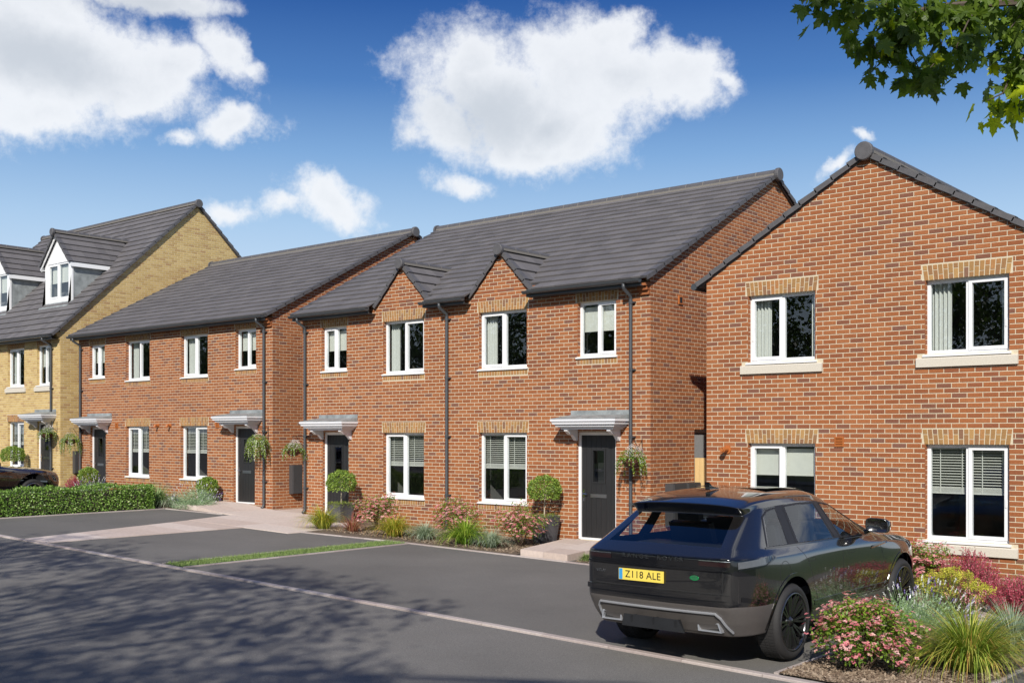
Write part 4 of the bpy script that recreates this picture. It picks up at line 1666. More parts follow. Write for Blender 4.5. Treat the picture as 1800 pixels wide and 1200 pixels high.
paint('car_paint', (0.0105, 0.0095, 0.009), 0.15)
paint('dark_car_paint', (0.022, 0.014, 0.011))
simple('satin_black', (0.010, 0.010, 0.011), 0.45, var=0.05)
simple('gloss_black', (0.006, 0.006, 0.007), 0.08, var=0.02, coat=0.6)
simple('grey_cladding', (0.105, 0.094, 0.087), 0.42, var=0.05, metal=0.1)
simple('tyre', (0.022, 0.021, 0.021), 0.75, var=0.15, scale=60, bmp=0.2)
simple('rim_black', (0.13, 0.13, 0.135), 0.22, metal=0.9, var=0.05)
simple('rim_silver', (0.5, 0.5, 0.5), 0.25, metal=1.0, var=0.05)
simple('cabin', (0.012, 0.013, 0.015), 0.6, var=0.2, scale=5)
simple('headlining', (0.25, 0.25, 0.25), 0.9, var=0.05)
simple('plate_yellow', (0.80, 0.62, 0.10), 0.4, var=0.02)
simple('plate_blue', (0.05, 0.30, 0.60), 0.4, var=0.05)
simple('plate_ink', (0.012, 0.012, 0.012), 0.5, var=0.02)
simple('badge_green', (0.01, 0.16, 0.05), 0.3, var=0.1)
simple('satin_chrome', (0.72, 0.74, 0.78), 0.30, metal=0.75, var=0.03)
simple('lamp_red', (0.016, 0.005, 0.005), 0.12, var=0.1, coat=1.0)
simple('lamp_smoke', (0.10, 0.10, 0.105), 0.12, metal=0.4, var=0.1, coat=1.0)
simple('bronze_trim', (0.40, 0.16, 0.04), 0.25, metal=0.9, var=0.05)

# rows, from sill to roof centre:                0      1      2      3      4      5      6   |  7      8      9     10     11
# station = list of (x, y, z) per row, right-hand side, y = 0 at the rear axle
CAR_ST = [
    # S0 rear corner
    [(.55, -.62, .27), (.76, -.84, .31), (.80, -.93, .44), (.83, -1.0, .60), (.845, -.985, .93), (.835, -.985, 1.055), (.775, -.87, 1.138), (.635, -.40, 1.415), (.655, -.50, 1.485), (.56, -.535, 1.515), (.30, -.56, 1.53), (0, -.565, 1.535)],
    # S1 wrapped round the side
    [(.60, -.60, .27), (.865, -.66, .31), (.905, -.72, .44), (.935, -.76, .59), (.945, -.74, .93), (.930, -.72, 1.055), (.860, -.66, 1.125), (.675, -.28, 1.430), (.640, -.26, 1.530), (.555, -.27, 1.575), (.30, -.28, 1.595), (0, -.285, 1.602)],
    # S2 quarter window starts
    [(.62, -.42, .27), (.885, -.44, .31), (.935, -.44, .44), (.965, -.44, .58), (.970, -.44, .90), (.950, -.44, 1.03), (.885, -.42, 1.115), (.690, -.10, 1.445), (.640, -.05, 1.555), (.555, -.05, 1.598), (.30, -.05, 1.620), (0, -.05, 1.628)],
    # S3
    [(.62, .06, .27), (.885, .06, .31), (.945, .06, .44), (.975, .06, .66), (.975, .06, .89), (.952, .06, 1.02), (.892, .06, 1.112), (.698, .16, 1.460), (.640, .18, 1.570), (.555, .18, 1.612), (.30, .18, 1.636), (0, .18, 1.645)],
    # S4
    [(.62, .20, .27), (.885, .20, .31), (.945, .20, .44), (.972, .20, .66), (.972, .20, .88), (.952, .20, 1.018), (.893, .20, 1.110), (.700, .28, 1.464), (.640, .30, 1.573), (.555, .30, 1.615), (.30, .30, 1.640), (0, .30, 1.648)],
    # S5
    [(.62, .55, .27), (.885, .55, .30), (.935, .55, .42), (.950, .55, .62), (.962, .55, .86), (.948, .55, 1.012), (.895, .65, 1.106), (.703, .65, 1.472), (.640, .65, 1.578), (.555, .65, 1.618), (.30, .65, 1.645), (0, .65, 1.652)],
    # S6
    [(.62, 1.14, .27), (.885, 1.14, .30), (.930, 1.14, .42), (.938, 1.14, .60), (.955, 1.14, .85), (.945, 1.14, 1.005), (.895, 1.14, 1.100), (.700, 1.00, 1.470), (.636, 1.0, 1.570), (.550, 1.0, 1.612), (.30, 1.0, 1.636), (0, 1.0, 1.642)],
    # S7
    [(.62, 1.25, .27), (.885, 1.25, .30), (.930, 1.25, .42), (.938, 1.25, .60), (.955, 1.25, .85), (.945, 1.25, 1.003), (.895, 1.25, 1.098), (.698, 1.10, 1.466), (.634, 1.12, 1.562), (.548, 1.14, 1.604), (.30, 1.16, 1.628), (0, 1.17, 1.635)],
    # S8 top corner of the windscreen
    [(.62, 1.80, .27), (.885, 1.80, .30), (.932, 1.80, .42), (.942, 1.80, .60), (.957, 1.80, .85), (.946, 1.80, .995), (.892, 1.70, 1.092), (.690, 1.37, 1.425), (.622, 1.42, 1.500), (.535, 1.46, 1.535), (.30, 1.48, 1.558), (0, 1.49, 1.565)],
    # S9 foot of the windscreen
    [(.62, 2.15, .27), (.885, 2.15, .30), (.935, 2.15, .43), (.950, 2.15, .62), (.962, 2.15, .86), (.946, 2.15, .99), (.885, 2.12, 1.080), (.820, 2.14, 1.118), (.740, 2.18, 1.135), (.640, 2.22, 1.143), (.33, 2.30, 1.155), (0, 2.33, 1.160)],
    # S10
    [(.62, 2.42, .27), (.885, 2.42, .31), (.94, 2.42, .44), (.965, 2.42, .66), (.972, 2.42, .87), (.948, 2.42, .985), (.885, 2.42, 1.055), (.825, 2.44, 1.085), (.745, 2.46, 1.105), (.640, 2.48, 1.115), (.33, 2.50, 1.135), (0, 2.52, 1.140)],
    # S11
    [(.62, 2.874, .27), (.885, 2.874, .31), (.94, 2.874, .44), (.968, 2.874, .66), (.975, 2.874, .87), (.940, 2.874, .965), (.870, 2.90, 1.020), (.810, 2.92, 1.045), (.735, 2.94, 1.062), (.630, 2.96, 1.075), (.33, 2.98, 1.095), (0, 3.0, 1.10)],
    # S12
    [(.62, 3.30, .25), (.86, 3.30, .29), (.915, 3.30, .42), (.940, 3.30, .66), (.935, 3.30, .84), (.895, 3.32, .925), (.825, 3.35, .960), (.765, 3.37, .980), (.700, 3.38, .998), (.600, 3.40, 1.010), (.32, 3.43, 1.030), (0, 3.45, 1.035)],
    # S13 front corner
    [(.55, 3.52, .24), (.74, 3.55, .28), (.78, 3.60, .42), (.79, 3.63, .62), (.77, 3.62, .76), (.74, 3.60, .84), (.70, 3.585, .880), (.66, 3.585, .898), (.61, 3.59, .912), (.52, 3.61, .925), (.28, 3.65, .940), (0, 3.67, .945)],
]
for _i in range(1, 9):
    _p = CAR_ST[_i][7]
    CAR_ST[_i][7] = (_p[0] - .018, _p[1], _p[2] + .042)
NR = 12


def car_body(st):
    """cage mesh for one half mirrored to both sides; returns verts, faces, face materials, creases
    materials: 0 paint, 1 glass side, 2 rear glass, 3 windscreen, 4 black gloss, 5 cladding, 6 grille, 7 pillar black"""
    V, Fc, Mt = [], [], []
    idx = {}

    def vid(p):
        k = (round(p[0], 4), round(p[1], 4), round(p[2], 4))
        if k not in idx:
            idx[k] = len(V)
            V.append(p)
        return idx[k]
    crease = {}

    def cr(a, b, w):
        crease[(min(a, b), max(a, b))] = max(w, crease.get((min(a, b), max(a, b)), 0))
    for s in (1, -1):
        def q(p):
            return vid((p[0] * s, p[1], p[2]))

        def face(a, b, c, d, m):
            f = [q(a), q(b), q(c), q(d)]
            if s == -1:
                f = f[::-1]
            g = []
            for i in f:
                if i not in g:
                    g.append(i)
            if len(g) > 2:
                Fc.append(tuple(g))
                Mt.append(m)
        n = len(st)
        for i in range(n - 1):
            for r in range(NR - 1):
                m = 0
                if r <= 1 or (r == 2 and i in (0, 1, 2)):
                    m = 5
                if r == 6:
                    if i in (2, 4, 5, 7, 8):
                        m = 1
                    elif i in (1, 3, 6):
                        m = 7
                if r == 6 and i == 1:
                    m = 0
                if i == 8 and r in (8, 9, 10):
                    m = 3
                if r in (8, 9, 10) and 0 < i < 8:
                    m = 0
                if i == 0 and r == 4:
                    m = 4
                face(st[i][r], st[i + 1][r], st[i + 1][r + 1], st[i][r + 1], m)
            # underbody
            a, b = st[i][0], st[i + 1][0]
            face((0, a[1], a[2]), (0, b[1], b[2]), b, a, 5)
        for i in range(n - 1):
            for (r, w) in ((6, .85), (7, .6), (5, .4), (3, .35), (2, .4), (1, .7), (8, .35)):
                cr(q(st[i][r]), q(st[i + 1][r]), w)
        # rear cap
        S = st[0]
        fr = [1.0, .88, .46, 0.0]
        top = [S[8], S[9], S[10], S[11]]
        grid = []
        for r in range(0, 9):
            if r == 8:
                grid.append(top)
                continue
            row = []
            for c_ in range(4):
                x = S[r][0] * fr[c_]
                back = {0: 0, 1: .05, 2: .055, 3: .06, 4: .065, 5: .065, 6: .06, 7: .05}[r]
                row.append((x, S[r][1] - back * (1 - fr[c_] ** 2) - (0.02 if c_ and r in (3, 4, 5) else 0), S[r][2] + (0.0 if r < 6 else 0.012 * (1 - fr[c_] ** 2))))
            grid.append(row)
        for r in range(8):
            for c_ in range(3):
                m = 0
                if r <= 2:
                    m = 5
                if r == 4:
                    m = 4
                if r == 6:
                    m = 2 if c_ >= 1 else 0
                if r == 7:
                    m = 4
                face(grid[r][c_ + 1], grid[r][c_], grid[r + 1][c_], grid[r + 1][c_ + 1], m)
        for r, w in ((6, .6), (5, .5), (4, .5), (2, .5), (3, .45), (8, .75), (7, .5), (1, .7)):
            for c_ in range(3):
                cr(q(grid[r][c_]), q(grid[r][c_ + 1]), w)
        # front cap
        S = st[-1]
        top = [S[8], S[9], S[10], S[11]]
        grid = []
        for r in range(0, 9):
            if r == 8:
                grid.append(top)
                continue
            row = []
            for c_ in range(4):
                f_ = [1.0, .86, .5, 0][c_]
                row.append((S[r][0] * f_, S[r][1] + 0.12 * (1 - f_ ** 2), S[r][2] + (0.0 if r < 6 else 0.02 * (1 - f_ ** 2))))
            grid.append(row)
        for r in range(8):
            for c_ in range(3):
                m = 0
                if r <= 1:
                    m = 5
                if r in (3, 4) and c_ >= 1:
                    m = 6
                face(grid[r][c_], grid[r][c_ + 1], grid[r + 1][c_ + 1], grid[r + 1][c_], m)
        for c_ in range(3):
            cr(q(grid[8][c_]), q(grid[8][c_ + 1]), .3)
    return V, Fc, Mt, crease


def eval_mesh(ob):
    dg = bpy.context.evaluated_depsgraph_get()
    dg.update()
    ev = ob.evaluated_get(dg)
    return bpy.data.meshes.new_from_object(ev, preserve_all_data_layers=True, depsgraph=dg)


def wheel(parent, x, y, z, side, R_=0.37, W_=0.26, rim='rim_black', spokes=10, rr_=0.285):
    """wheel with tyre, rim, spokes; side +1 right"""
    o = bpy.data.objects.new('wheel', None)
    COL.objects.link(o)
    o.parent = parent
    o.location = (x, y, z)
    o.rotation_euler = (0, 0, 0 if side > 0 else math.pi)
    save = ORG[0].copy()
    ORG[0] = Vector((0, 0, 0))
    # outer face towards +X, its plane at x=0
    m = MB()
    prof = [(rr_, -W_ + .01), (R_ - .04, -W_), (R_ - .012, -W_ + .02), (R_, -W_ + .05), (R_, -.05), (R_ - .012, -.018), (R_ - .03, -.002), (R_ - .055, .004), (rr_ + .01, -.004), (rr_, -.012)]
    m.lathe(prof, 64, axis='X')
    # tread blocks
    for k in range(64):
        for (a, b) in ((-W_ + .04, -W_ + .10), (-W_ + .11, -.12), (-.105, -.045)):
            t0, t1 = 2 * math.pi * (k + .1) / 64, 2 * math.pi * (k + .8) / 64
            pts = [(a, R_ * math.cos(t), R_ * math.sin(t)) for t in (t0, t1)] + [(b, R_ * math.cos(t), R_ * math.sin(t)) for t in (t1, t0)]
            q = [(p[0], p[1] * 1.012, p[2] * 1.012) for p in pts]
            m.add(pts + q, [(4, 5, 6, 7), (0, 1, 5, 4), (1, 2, 6, 5), (2, 3, 7, 6), (3, 0, 4, 7)])
    ty = m.build('tyre', 'tyre', o, smooth=False, org=(0, 0, 0))
    ty.data.polygons.foreach_set('use_smooth', [i < 64 * 9 for i in range(len(ty.data.polygons))])
    m = MB()
    m.lathe([(rr_ + .004, -.010), (rr_ - .004, .002), (rr_ - .016, -.002), (rr_ - .022, -.03), (rr_ - .03, -.20), (rr_ - .002, -.23)], 64, axis='X')
    m.lathe([(0.0, -.028), (.03, -.026), (.034, -.04), (.075, -.048), (.08, -.075), (0, -.075)], 24, axis='X')
    m.build('rim', rim, o, smooth=True, org=(0, 0, 0))
    for k in range(spokes):
        m = MB()
        for da in (-.085, .085):
            t = 2 * math.pi * k / spokes
            c0, s0 = math.cos(t + da * .8), math.sin(t + da * .8)
            c1, s1 = math.cos(t + da * 1.25), math.sin(t + da * 1.25)
            a = Vector((-.040, c0 * .055, s0 * .055))
            b = Vector((-.008, c1 * (rr_ - .012), s1 * (rr_ - .012)))
            tn = Vector((0, -math.sin(t), math.cos(t)))
            w0, w1 = .0085, .011
            dp = Vector((-.035, 0, 0))
            vs = [a - tn * w0, a + tn * w0, b + tn * w1, b - tn * w1]
            vs2 = [v + dp for v in vs]
            m.add([tuple(v) for v in vs + vs2], [(0, 3, 2, 1), (4, 5, 6, 7), (0, 1, 5, 4), (1, 2, 6, 5), (2, 3, 7, 6), (3, 0, 4, 7)])
        m.build('spoke', rim, o, org=(0, 0, 0))
    m = MB()
    m.lathe([(.02, -.13), (.17, -.13), (.17, -.15), (.02, -.15)], 40, axis='X')
    m.lathe([(rr_ - .03, -.20), (.0, -.20)], 40, axis='X')
    m.build('brake_disc', 'cabin' , o, org=(0, 0, 0))
    ORG[0] = save
    return o


def text_on(parent, body, origin, xdir, ydir, size, mat, name='lettering', spacing=1.0, extrude=0.002, font_scale_x=1.0):
    cu = bpy.data.curves.new(name, 'FONT')
    cu.body = body
    cu.size = size
    cu.align_x = 'CENTER'
    cu.align_y = 'CENTER'
    cu.space_character = spacing
    cu.extrude = extrude
    cu.resolution_u = 3
    cu.materials.append(MATS[mat])
    o = bpy.data.objects.new(name, cu)
    COL.objects.link(o)
    o.parent = parent
    X_, Y_ = Vector(xdir).normalized(), Vector(ydir).normalized()
    Z_ = X_.cross(Y_)
    M = Matrix((X_ * font_scale_x, Y_, Z_)).transposed().to_4x4()
    M.translation = Vector(origin)
    me = eval_mesh(o)
    bpy.data.objects.remove(o)
    o = bpy.data.objects.new(name, me)
    COL.objects.link(o)
    o.parent = parent
    o.matrix_local = M
    return o


def make_car(label, loc, heading, scale, st, paint_, rim, detail=True, name='parked_car', zs=1.0, wheel_r=.37):
    car = thing(name, label, 'car', loc)
    car.rotation_euler = (rad(0), 0, heading)
    car.scale = (scale, scale, scale)
    ORG[0] = Vector((0, 0, 0))
    st = [[(p[0], p[1], p[2] * (zs if p[2] > .5 else 1.0) + (0 if p[2] <= .5 else .5 * (1 - zs))) for p in s] for s in st]
    V, Fc, Mt, cre = car_body(st)
    me = bpy.data.meshes.new('body')
    me.from_pydata(V, [], Fc)
    for m in (paint_, 'car_glass', 'car_glass', 'car_glass', 'gloss_black', 'grey_cladding', 'gloss_black', 'satin_black', 'dark_void'):
        me.materials.append(MATS[m])
    me.polygons.foreach_set('material_index', Mt)
    at = me.attributes.new('crease_edge', 'FLOAT', 'EDGE')
    ek = {tuple(sorted(e.vertices)): e.index for e in me.edges}
    for k, w in cre.items():
        if k in ek:
            at.data[ek[k]].value = w
    tmp = bpy.data.objects.new('cage', me)
    COL.objects.link(tmp)
    ss = tmp.modifiers.new('s', 'SUBSURF')
    ss.levels = ss.render_levels = 4 if detail else 3
    # wheel arch cutters
    cuts = []
    for (y, R_) in ((0.0, .445), (2.874, .445)):
        c = MB()
        c.lathe([(0.0, -1.3), (R_, -1.3), (R_, 1.3), (0.0, 1.3)], 64, O=(0, y, .375), axis='X')
        cme = bpy.data.meshes.new('cut')
        cme.from_pydata(c.v, [], c.f)
        for m in range(9):
            cme.materials.append(me.materials[m])
        cme.polygons.foreach_set('material_index', [8] * len(cme.polygons))
        import bmesh
        bm = bmesh.new()
        bm.from_mesh(cme)
        bmesh.ops.remove_doubles(bm, verts=bm.verts, dist=1e-5)
        bmesh.ops.recalc_face_normals(bm, faces=bm.faces)
        bm.to_mesh(cme)
        bm.free()
        co = bpy.data.objects.new('cut', cme)
        COL.objects.link(co)
        bo = tmp.modifiers.new('b', 'BOOLEAN')
        bo.operation = 'DIFFERENCE'
        bo.solver = 'EXACT'
        bo.object = co
        cuts.append(co)
    full = eval_mesh(tmp)
    for c in cuts:
        bpy.data.objects.remove(c)
    bpy.data.objects.remove(tmp)
    pv = np.empty(len(full.vertices) * 3)
    full.vertices.foreach_get('co', pv)
    pv = pv.reshape(-1, 3)
    polys = [tuple(p.vertices) for p in full.polygons]
    mi = [p.material_index for p in full.polygons]
    cen = [full.polygons[i].center.copy() for i in range(len(polys))]
    bvh = BVHTree.FromPolygons([Vector(v) for v in pv], polys)

    def piece(nm, sel, mat, parent, thick=0.0):
        ids = [i for i in range(len(polys)) if sel(i)]
        if not ids:
            return None
        mp, vv, ff = {}, [], []
        for i in ids:
            f = []
            for v in polys[i]:
                if v not in mp:
                    mp[v] = len(vv)
                    vv.append(tuple(pv[v]))
                f.append(mp[v])
            ff.append(tuple(f))
        me2 = bpy.data.meshes.new(nm)
        me2.from_pydata(vv, [], ff)
        me2.polygons.foreach_set('use_smooth', [True] * len(ff))
        me2.materials.append(MATS[mat])
        o = bpy.data.objects.new(nm, me2)
        COL.objects.link(o)
        o.parent = parent
        return o
    SEALS = []
    side = lambda i: cen[i].x > 0
    paint_faces = lambda i: mi[i] == 0
    arch = None
    body = piece('body', lambda i: mi[i] in (0, 8) and not (mi[i] == 8 and abs(cen[i].x) < .2), paint_, car)
    # arches inside go dark
    body.data.materials.append(MATS['dark_void'])
    ids = [i for i in range(len(polys)) if mi[i] in (0, 8) and not (mi[i] == 8 and abs(cen[i].x) < .2)]
    body.data.polygons.foreach_set('material_index', [1 if mi[i] == 8 else 0 for i in ids])
    body.data.shade_smooth()
    piece('lower_cladding', lambda i: mi[i] == 5, 'grey_cladding', car)
    piece('rear_window', lambda i: mi[i] == 2, 'car_glass', car)
    piece('windscreen', lambda i: mi[i] == 3, 'car_glass', car)
    for s in (1, -1):
        for a, b in ((-9, .12), (.12, 1.2), (1.2, 9)):
            piece('side_window', lambda i, s=s, a=a, b=b: mi[i] == 1 and cen[i].x * s > 0 and a < cen[i].y < b, 'car_glass', car)
        for a, b in ((-9, .7), (.7, 9)):
            piece('window_pillar', lambda i, s=s, a=a, b=b: mi[i] == 7 and cen[i].x * s > 0 and a < cen[i].y < b, 'satin_black', car)
        for (y0, z0_), (y1, z1_) in (((-.42, 1.118), (-.16, 1.47)), ((.06, 1.115), (.14, 1.50)), ((.20, 1.113), (.27, 1.50)), ((1.14, 1.103), (1.02, 1.50)), ((1.25, 1.10), (1.13, 1.50))):
            SEALS.append((s, (y0, z0_), (y1, z1_)))
    piece('spoiler_underside', lambda i: mi[i] == 4 and cen[i].z > 1.2, 'gloss_black', car)
    lb = piece('light_bar', lambda i: mi[i] == 4 and cen[i].z <= 1.2, 'gloss_black', car)
    piece('grille', lambda i: mi[i] == 6, 'gloss_black', car)

    def hit(o, d):
        r = bvh.ray_cast(Vector(o), Vector(d))
        return r[0], r[1]

    def strip(nm, pts, d, w, h, mat, parent=body, closed=False, off=0.0):
        """thin strip laid on the body through the points (projected along d)"""
        P = []
        for p in pts:
            a, n = hit(Vector(p) - Vector(d) * 2, d)
            if a is None:
                continue
            if n.dot(Vector(d)) > 0:
                n = -n
            P.append((a, n))
        if len(P) < 2:
            return None
        m = MB()
        vs, fs = [], []
        k = len(P)
        for i, (a, n) in enumerate(P):
            b = P[(i + 1) % k][0] if (closed or i < k - 1) else a
            c = P[i - 1][0] if (closed or i > 0) else a
            t = (b - c).normalized()
            sd_ = t.cross(n).normalized()
            vs += [tuple(a + sd_ * w / 2 + n * (off + h)), tuple(a - sd_ * w / 2 + n * (off + h)), tuple(a + sd_ * w / 2 - n * .004), tuple(a - sd_ * w / 2 - n * .004)]
        rng = range(k if closed else k - 1)
        for i in rng:
            j = (i + 1) % k
            A, B_ = 4 * i, 4 * j
            fs += [(A, A + 1, B_ + 1, B_), (A + 2, A, B_, B_ + 2), (A + 1, A + 3, B_ + 3, B_ + 1)]
        m.add(vs, fs)
        return m.build(nm, mat, parent, org=(0, 0, 0))

    def seg(p, q, n=14):
        return [tuple(Vector(p).lerp(Vector(q), t / n)) for t in range(n + 1)]
    for s in (1, -1):
        d = (-s, 0, 0)
        X = s * 1.0

        def Z_(z):
            return z if z <= .5 else z * zs + .5 * (1 - zs)
        # door gaps
        rear_gap = seg((X, .18, Z_(1.095)), (X, .34, Z_(.93)), 8) + seg((X, .34, Z_(.93)), (X, .46, Z_(.72)), 6)[1:] + seg((X, .46, Z_(.72)), (X, .62, .45), 6)[1:]
        strip('door_gap', rear_gap, d, .006, .0006, 'dark_void')
        strip('door_gap', seg((X, 1.19, Z_(1.09)), (X, 1.22, .44), 18), d, .006, .0006, 'dark_void')
        strip('door_gap', seg((X, 2.16, Z_(1.05)), (X, 2.28, Z_(.80)), 8) + seg((X, 2.28, Z_(.80)), (X, 2.26, .46), 8)[1:], d, .006, .0006, 'dark_void')
        strip('sill_gap', seg((X, .62, .445), (X, 2.28, .45), 22), d, .008, .0006, 'dark_void')
        strip('sill_trim', seg((X, .50, .50), (X, 2.40, .50), 24), d, .05, .004, 'gloss_black')
        # handles
        for (a, b) in ((.33, .50), (1.33, 1.50)):
            ring = seg((X, a, Z_(.965)), (X, b, Z_(.97)), 4) + seg((X, b, Z_(.97)), (X, b, Z_(.94)), 2)[1:] + seg((X, b, Z_(.94)), (X, a, Z_(.935)), 4)[1:] + seg((X, a, Z_(.935)), (X, a, Z_(.965)), 2)[1:-1]
            strip('handle', ring, d, .004, .001, 'dark_void', closed=True)
        # belt trim
        strip('belt_trim', seg((X, -.44, Z_(1.122)), (X, 2.08, Z_(1.088)), 30), d, .016, .004, 'gloss_black')
        if s > 0:
            ring = [(X, -.19 + .115 * math.cos(t), Z_(.86) + .125 * math.sin(t) * (1 if math.sin(t) > 0 else 1.0)) for t in [2 * math.pi * i / 28 for i in range(28)]]
            strip('fuel_flap', ring, d, .005, .0006, 'dark_void', closed=True)
        # wing vent
        strip('wing_vent', seg((X, 1.95, Z_(.955)), (X, 2.40, Z_(.985)), 10), d, .030, .004, 'gloss_black')
        strip('wing_vent_trim', seg((X, 1.93, Z_(.945)), (X, 2.34, Z_(.972)), 10), d, .010, .006, 'bronze_trim')
        # wheel arch lip
        for y in (0, 2.874):
            arc = [(X, y + .462 * math.cos(t), .375 + .462 * math.sin(t)) for t in [math.pi * (i / 30 * 1.04 - .02) for i in range(31)]]
            strip('arch_lip', arc, d, .034, .006, 'gloss_black' if y == 0 and False else paint_)
        for ring in ([(-.40, 1.125), (.05, 1.121), (.12, 1.475), (-.06, 1.455), (-.20, 1.40)],
                     [(.21, 1.119), (1.13, 1.108), (1.00, 1.487), (.62, 1.495), (.29, 1.485)],
                     [(1.26, 1.106), (2.06, 1.093), (1.78, 1.27), (1.40, 1.448), (1.12, 1.482)]):
            pts = []
            for k in range(len(ring)):
                p_, q_ = ring[k], ring[(k + 1) % len(ring)]
                pts += seg((X, p_[0], Z_(p_[1])), (X, q_[0], Z_(q_[1])), 8)[:-1]
            strip('window_seal', pts, d, .020, .0025, 'satin_black', closed=True)
        # mirror
        m = MB()
        base = Vector((s * .90, 1.86, Z_(1.125)))
        m.tube([base, base + Vector((s * .05, .02, .02)), base + Vector((s * .10, .02, .05))], [.03, .026, .03], 10)
        c = base + Vector((s * .165, .0, .085))
        vs, seg_ = [], 16
        for (yy, k) in ((-.045, .90), (-.055, .98), (-.01, 1.04), (.05, .95), (.095, .66), (.11, .3)):
            for j in range(seg_):
                t = 2 * math.pi * j / seg_
                ct, st_ = math.cos(t), math.sin(t)
                e = .5
                vs.append((c.x + s * .118 * k * math.copysign(abs(ct) ** e, ct), c.y + yy + .03 * ct, c.z + .078 * k * math.copysign(abs(st_) ** e, st_) - .012 * ct))
        fs = []
        for a in range(5):
            for j in range(seg_):
                fs.append((a * seg_ + j, a * seg_ + (j + 1) % seg_, (a + 1) * seg_ + (j + 1) % seg_, (a + 1) * seg_ + j))
        fs += [tuple(range(seg_))[::-1], tuple(range(5 * seg_, 6 * seg_))]
        m.add(vs, fs)
        m.build('wing_mirror', paint_, car, smooth=True, org=(0, 0, 0))
        # headlamp
        hl = []
        strip('headlamp', seg((X, 3.22, Z_(.90)), (X, 3.50, Z_(.875)), 8), d, .075, .003, 'lamp_smoke')
        strip('headlamp_trim', seg((X, 3.18, Z_(.94)), (X, 3.50, Z_(.915)), 8), d, .008, .006, 'chrome')
        # wheels
        for y in (0, 2.874):
            wheel(car, s * .968, y, wheel_r, s, R_=wheel_r, rim=rim, spokes=10 if detail else 5, rr_=.287 if detail else .25)
    # cabin: seats, dash, floor
    def Zc(z):
        return z if z <= .5 else z * zs + .5 * (1 - zs)
    m = MB()
    m.box(-.80, .80, -.75, 2.2, .50, .56)
    m.build('cabin_floor', 'cabin', car, org=(0, 0, 0))
    for sx in (-.38, .38):
        for sy in (.45, 1.25):
            m = MB()
            w = .25
            m.prism([(sx - w, sy - .02, Zc(.70)), (sx - w, sy + .50, Zc(.76)), (sx - w, sy + .50, Zc(.60)), (sx - w, sy - .02, Zc(.56))], (2 * w, 0, 0))
            m.prism([(sx - w, sy, Zc(.70)), (sx - w, sy - .22, Zc(1.26)), (sx - w, sy - .12, Zc(1.28)), (sx - w, sy + .12, Zc(.70))], (2 * w, 0, 0))
            m.prism([(sx - .13, sy - .22, Zc(1.29)), (sx - .13, sy - .24, Zc(1.44)), (sx - .13, sy - .15, Zc(1.45)), (sx - .13, sy - .12, Zc(1.30))], (.26, 0, 0))
            m.build('seat', 'cabin', car, org=(0, 0, 0))
    m = MB()
    m.box(-.80, .80, 1.95, 2.25, Zc(.75), Zc(1.06))
    m.build('dashboard', 'cabin', car, org=(0, 0, 0))
    m = MB()
    m.prism([(-.72, -.82, Zc(1.06)), (-.72, -.35, Zc(1.08)), (-.72, .12, Zc(1.08)), (-.72, .12, Zc(1.02)), (-.72, -.82, Zc(1.0))], (1.44, 0, 0))
    m.build('parcel_shelf', 'cabin', car, org=(0, 0, 0))
    m = MB()
    m.tube([(-.38 + .17 * math.cos(t), 1.78 + .05 * math.sin(t), Zc(1.02) + .16 * math.sin(t)) for t in [2 * math.pi * i / 20 for i in range(21)]], .014, 6)
    m.build('steering_wheel', 'cabin', car, org=(0, 0, 0))
    if detail:
        D = (0, 1, 0)
        # rear details
        # lamps inside the light bar
        for s in (1, -1):
            strip('tail_lamp', seg((s * .50, -2, 1.005), (s * .80, -2, 1.003), 12), D, .042, .003, 'lamp_red', parent=lb)
            strip('tail_lamp_end', seg((s, -.93, .995), (s, -.56, 1.02), 10), (-s, 0, 0), .062, .004, 'lamp_smoke', parent=lb)
            strip('light_bar_tip', seg((s, -.56, 1.02), (s, -.36, 1.045), 10), (-s, 0, 0), .050, .003, 'gloss_black', parent=lb)
            strip('light_bar_edge', seg((s, -.93, .945), (s, -.55, .975), 10) + seg((s, -.55, .975), (s, -.36, 1.04), 8)[1:], (-s, 0, 0), .014, .006, 'gloss_black', parent=lb)
            strip('tail_chrome', seg((s * .50, -2, 1.035), (s * .80, -2, 1.033), 12), D, .006, .004, 'chrome', parent=lb)
        a, n = hit((0, -3, 1.0), D)
        text_on(car, 'RANGE  ROVER', (0, a.y - .005, 1.028), (1, 0, 0), (0, 0.05, 1), .058, 'rim_black', spacing=1.62, extrude=.002, font_scale_x=1.15)
        strip('tailgate_gap', seg((-.80, -2, .735), (.80, -2, .735), 26), D, .008, .0006, 'dark_void')
        strip('light_bar_rail', seg((-.80, -2, .948), (.80, -2, .948), 26), D, .016, .016, 'gloss_black', parent=lb)
        strip('light_bar_rail', seg((-.78, -2, 1.052), (.78, -2, 1.052), 26), D, .012, .014, 'gloss_black', parent=lb)
        for s in (1, -1):
            strip('tailgate_gap', seg((s * .74, -2, .945), (s * .74, -2, .74), 8), D, .006, .0006, 'dark_void')
        # number plate
        a, n = hit((-.12, -3, .845), D)
        pm = MB()
        px0, py = -.12, a.y - .012
        tz = .03
        pm.box(px0 - .26, px0 + .26, py - .008, py, .845 - .056, .845 + .056)
        pl = pm.build('number_plate', 'plate_yellow', car, org=(0, 0, 0))
        bm_ = MB()
        bm_.box(px0 - .256, px0 - .215, py - .0095, py - .0081, .845 - .052, .845 + .052)
        bm_.build('plate_band', 'plate_blue', pl, org=(0, 0, 0))
        text_on(pl, 'Z118 ALE', (px0 + .022, py - .0095, .845), (1, 0, 0), (0, 0, 1), .098, 'plate_ink', spacing=1.06, extrude=.001, font_scale_x=.98)
        sp = MB()
        # badge ovals
        a, n = hit((.46, -3, .865), D)
        bd = MB()
        N_ = 24
        for (k, yy) in ((1.0, -.002), (1.0, -.006), (.8, -.009)):
            pass
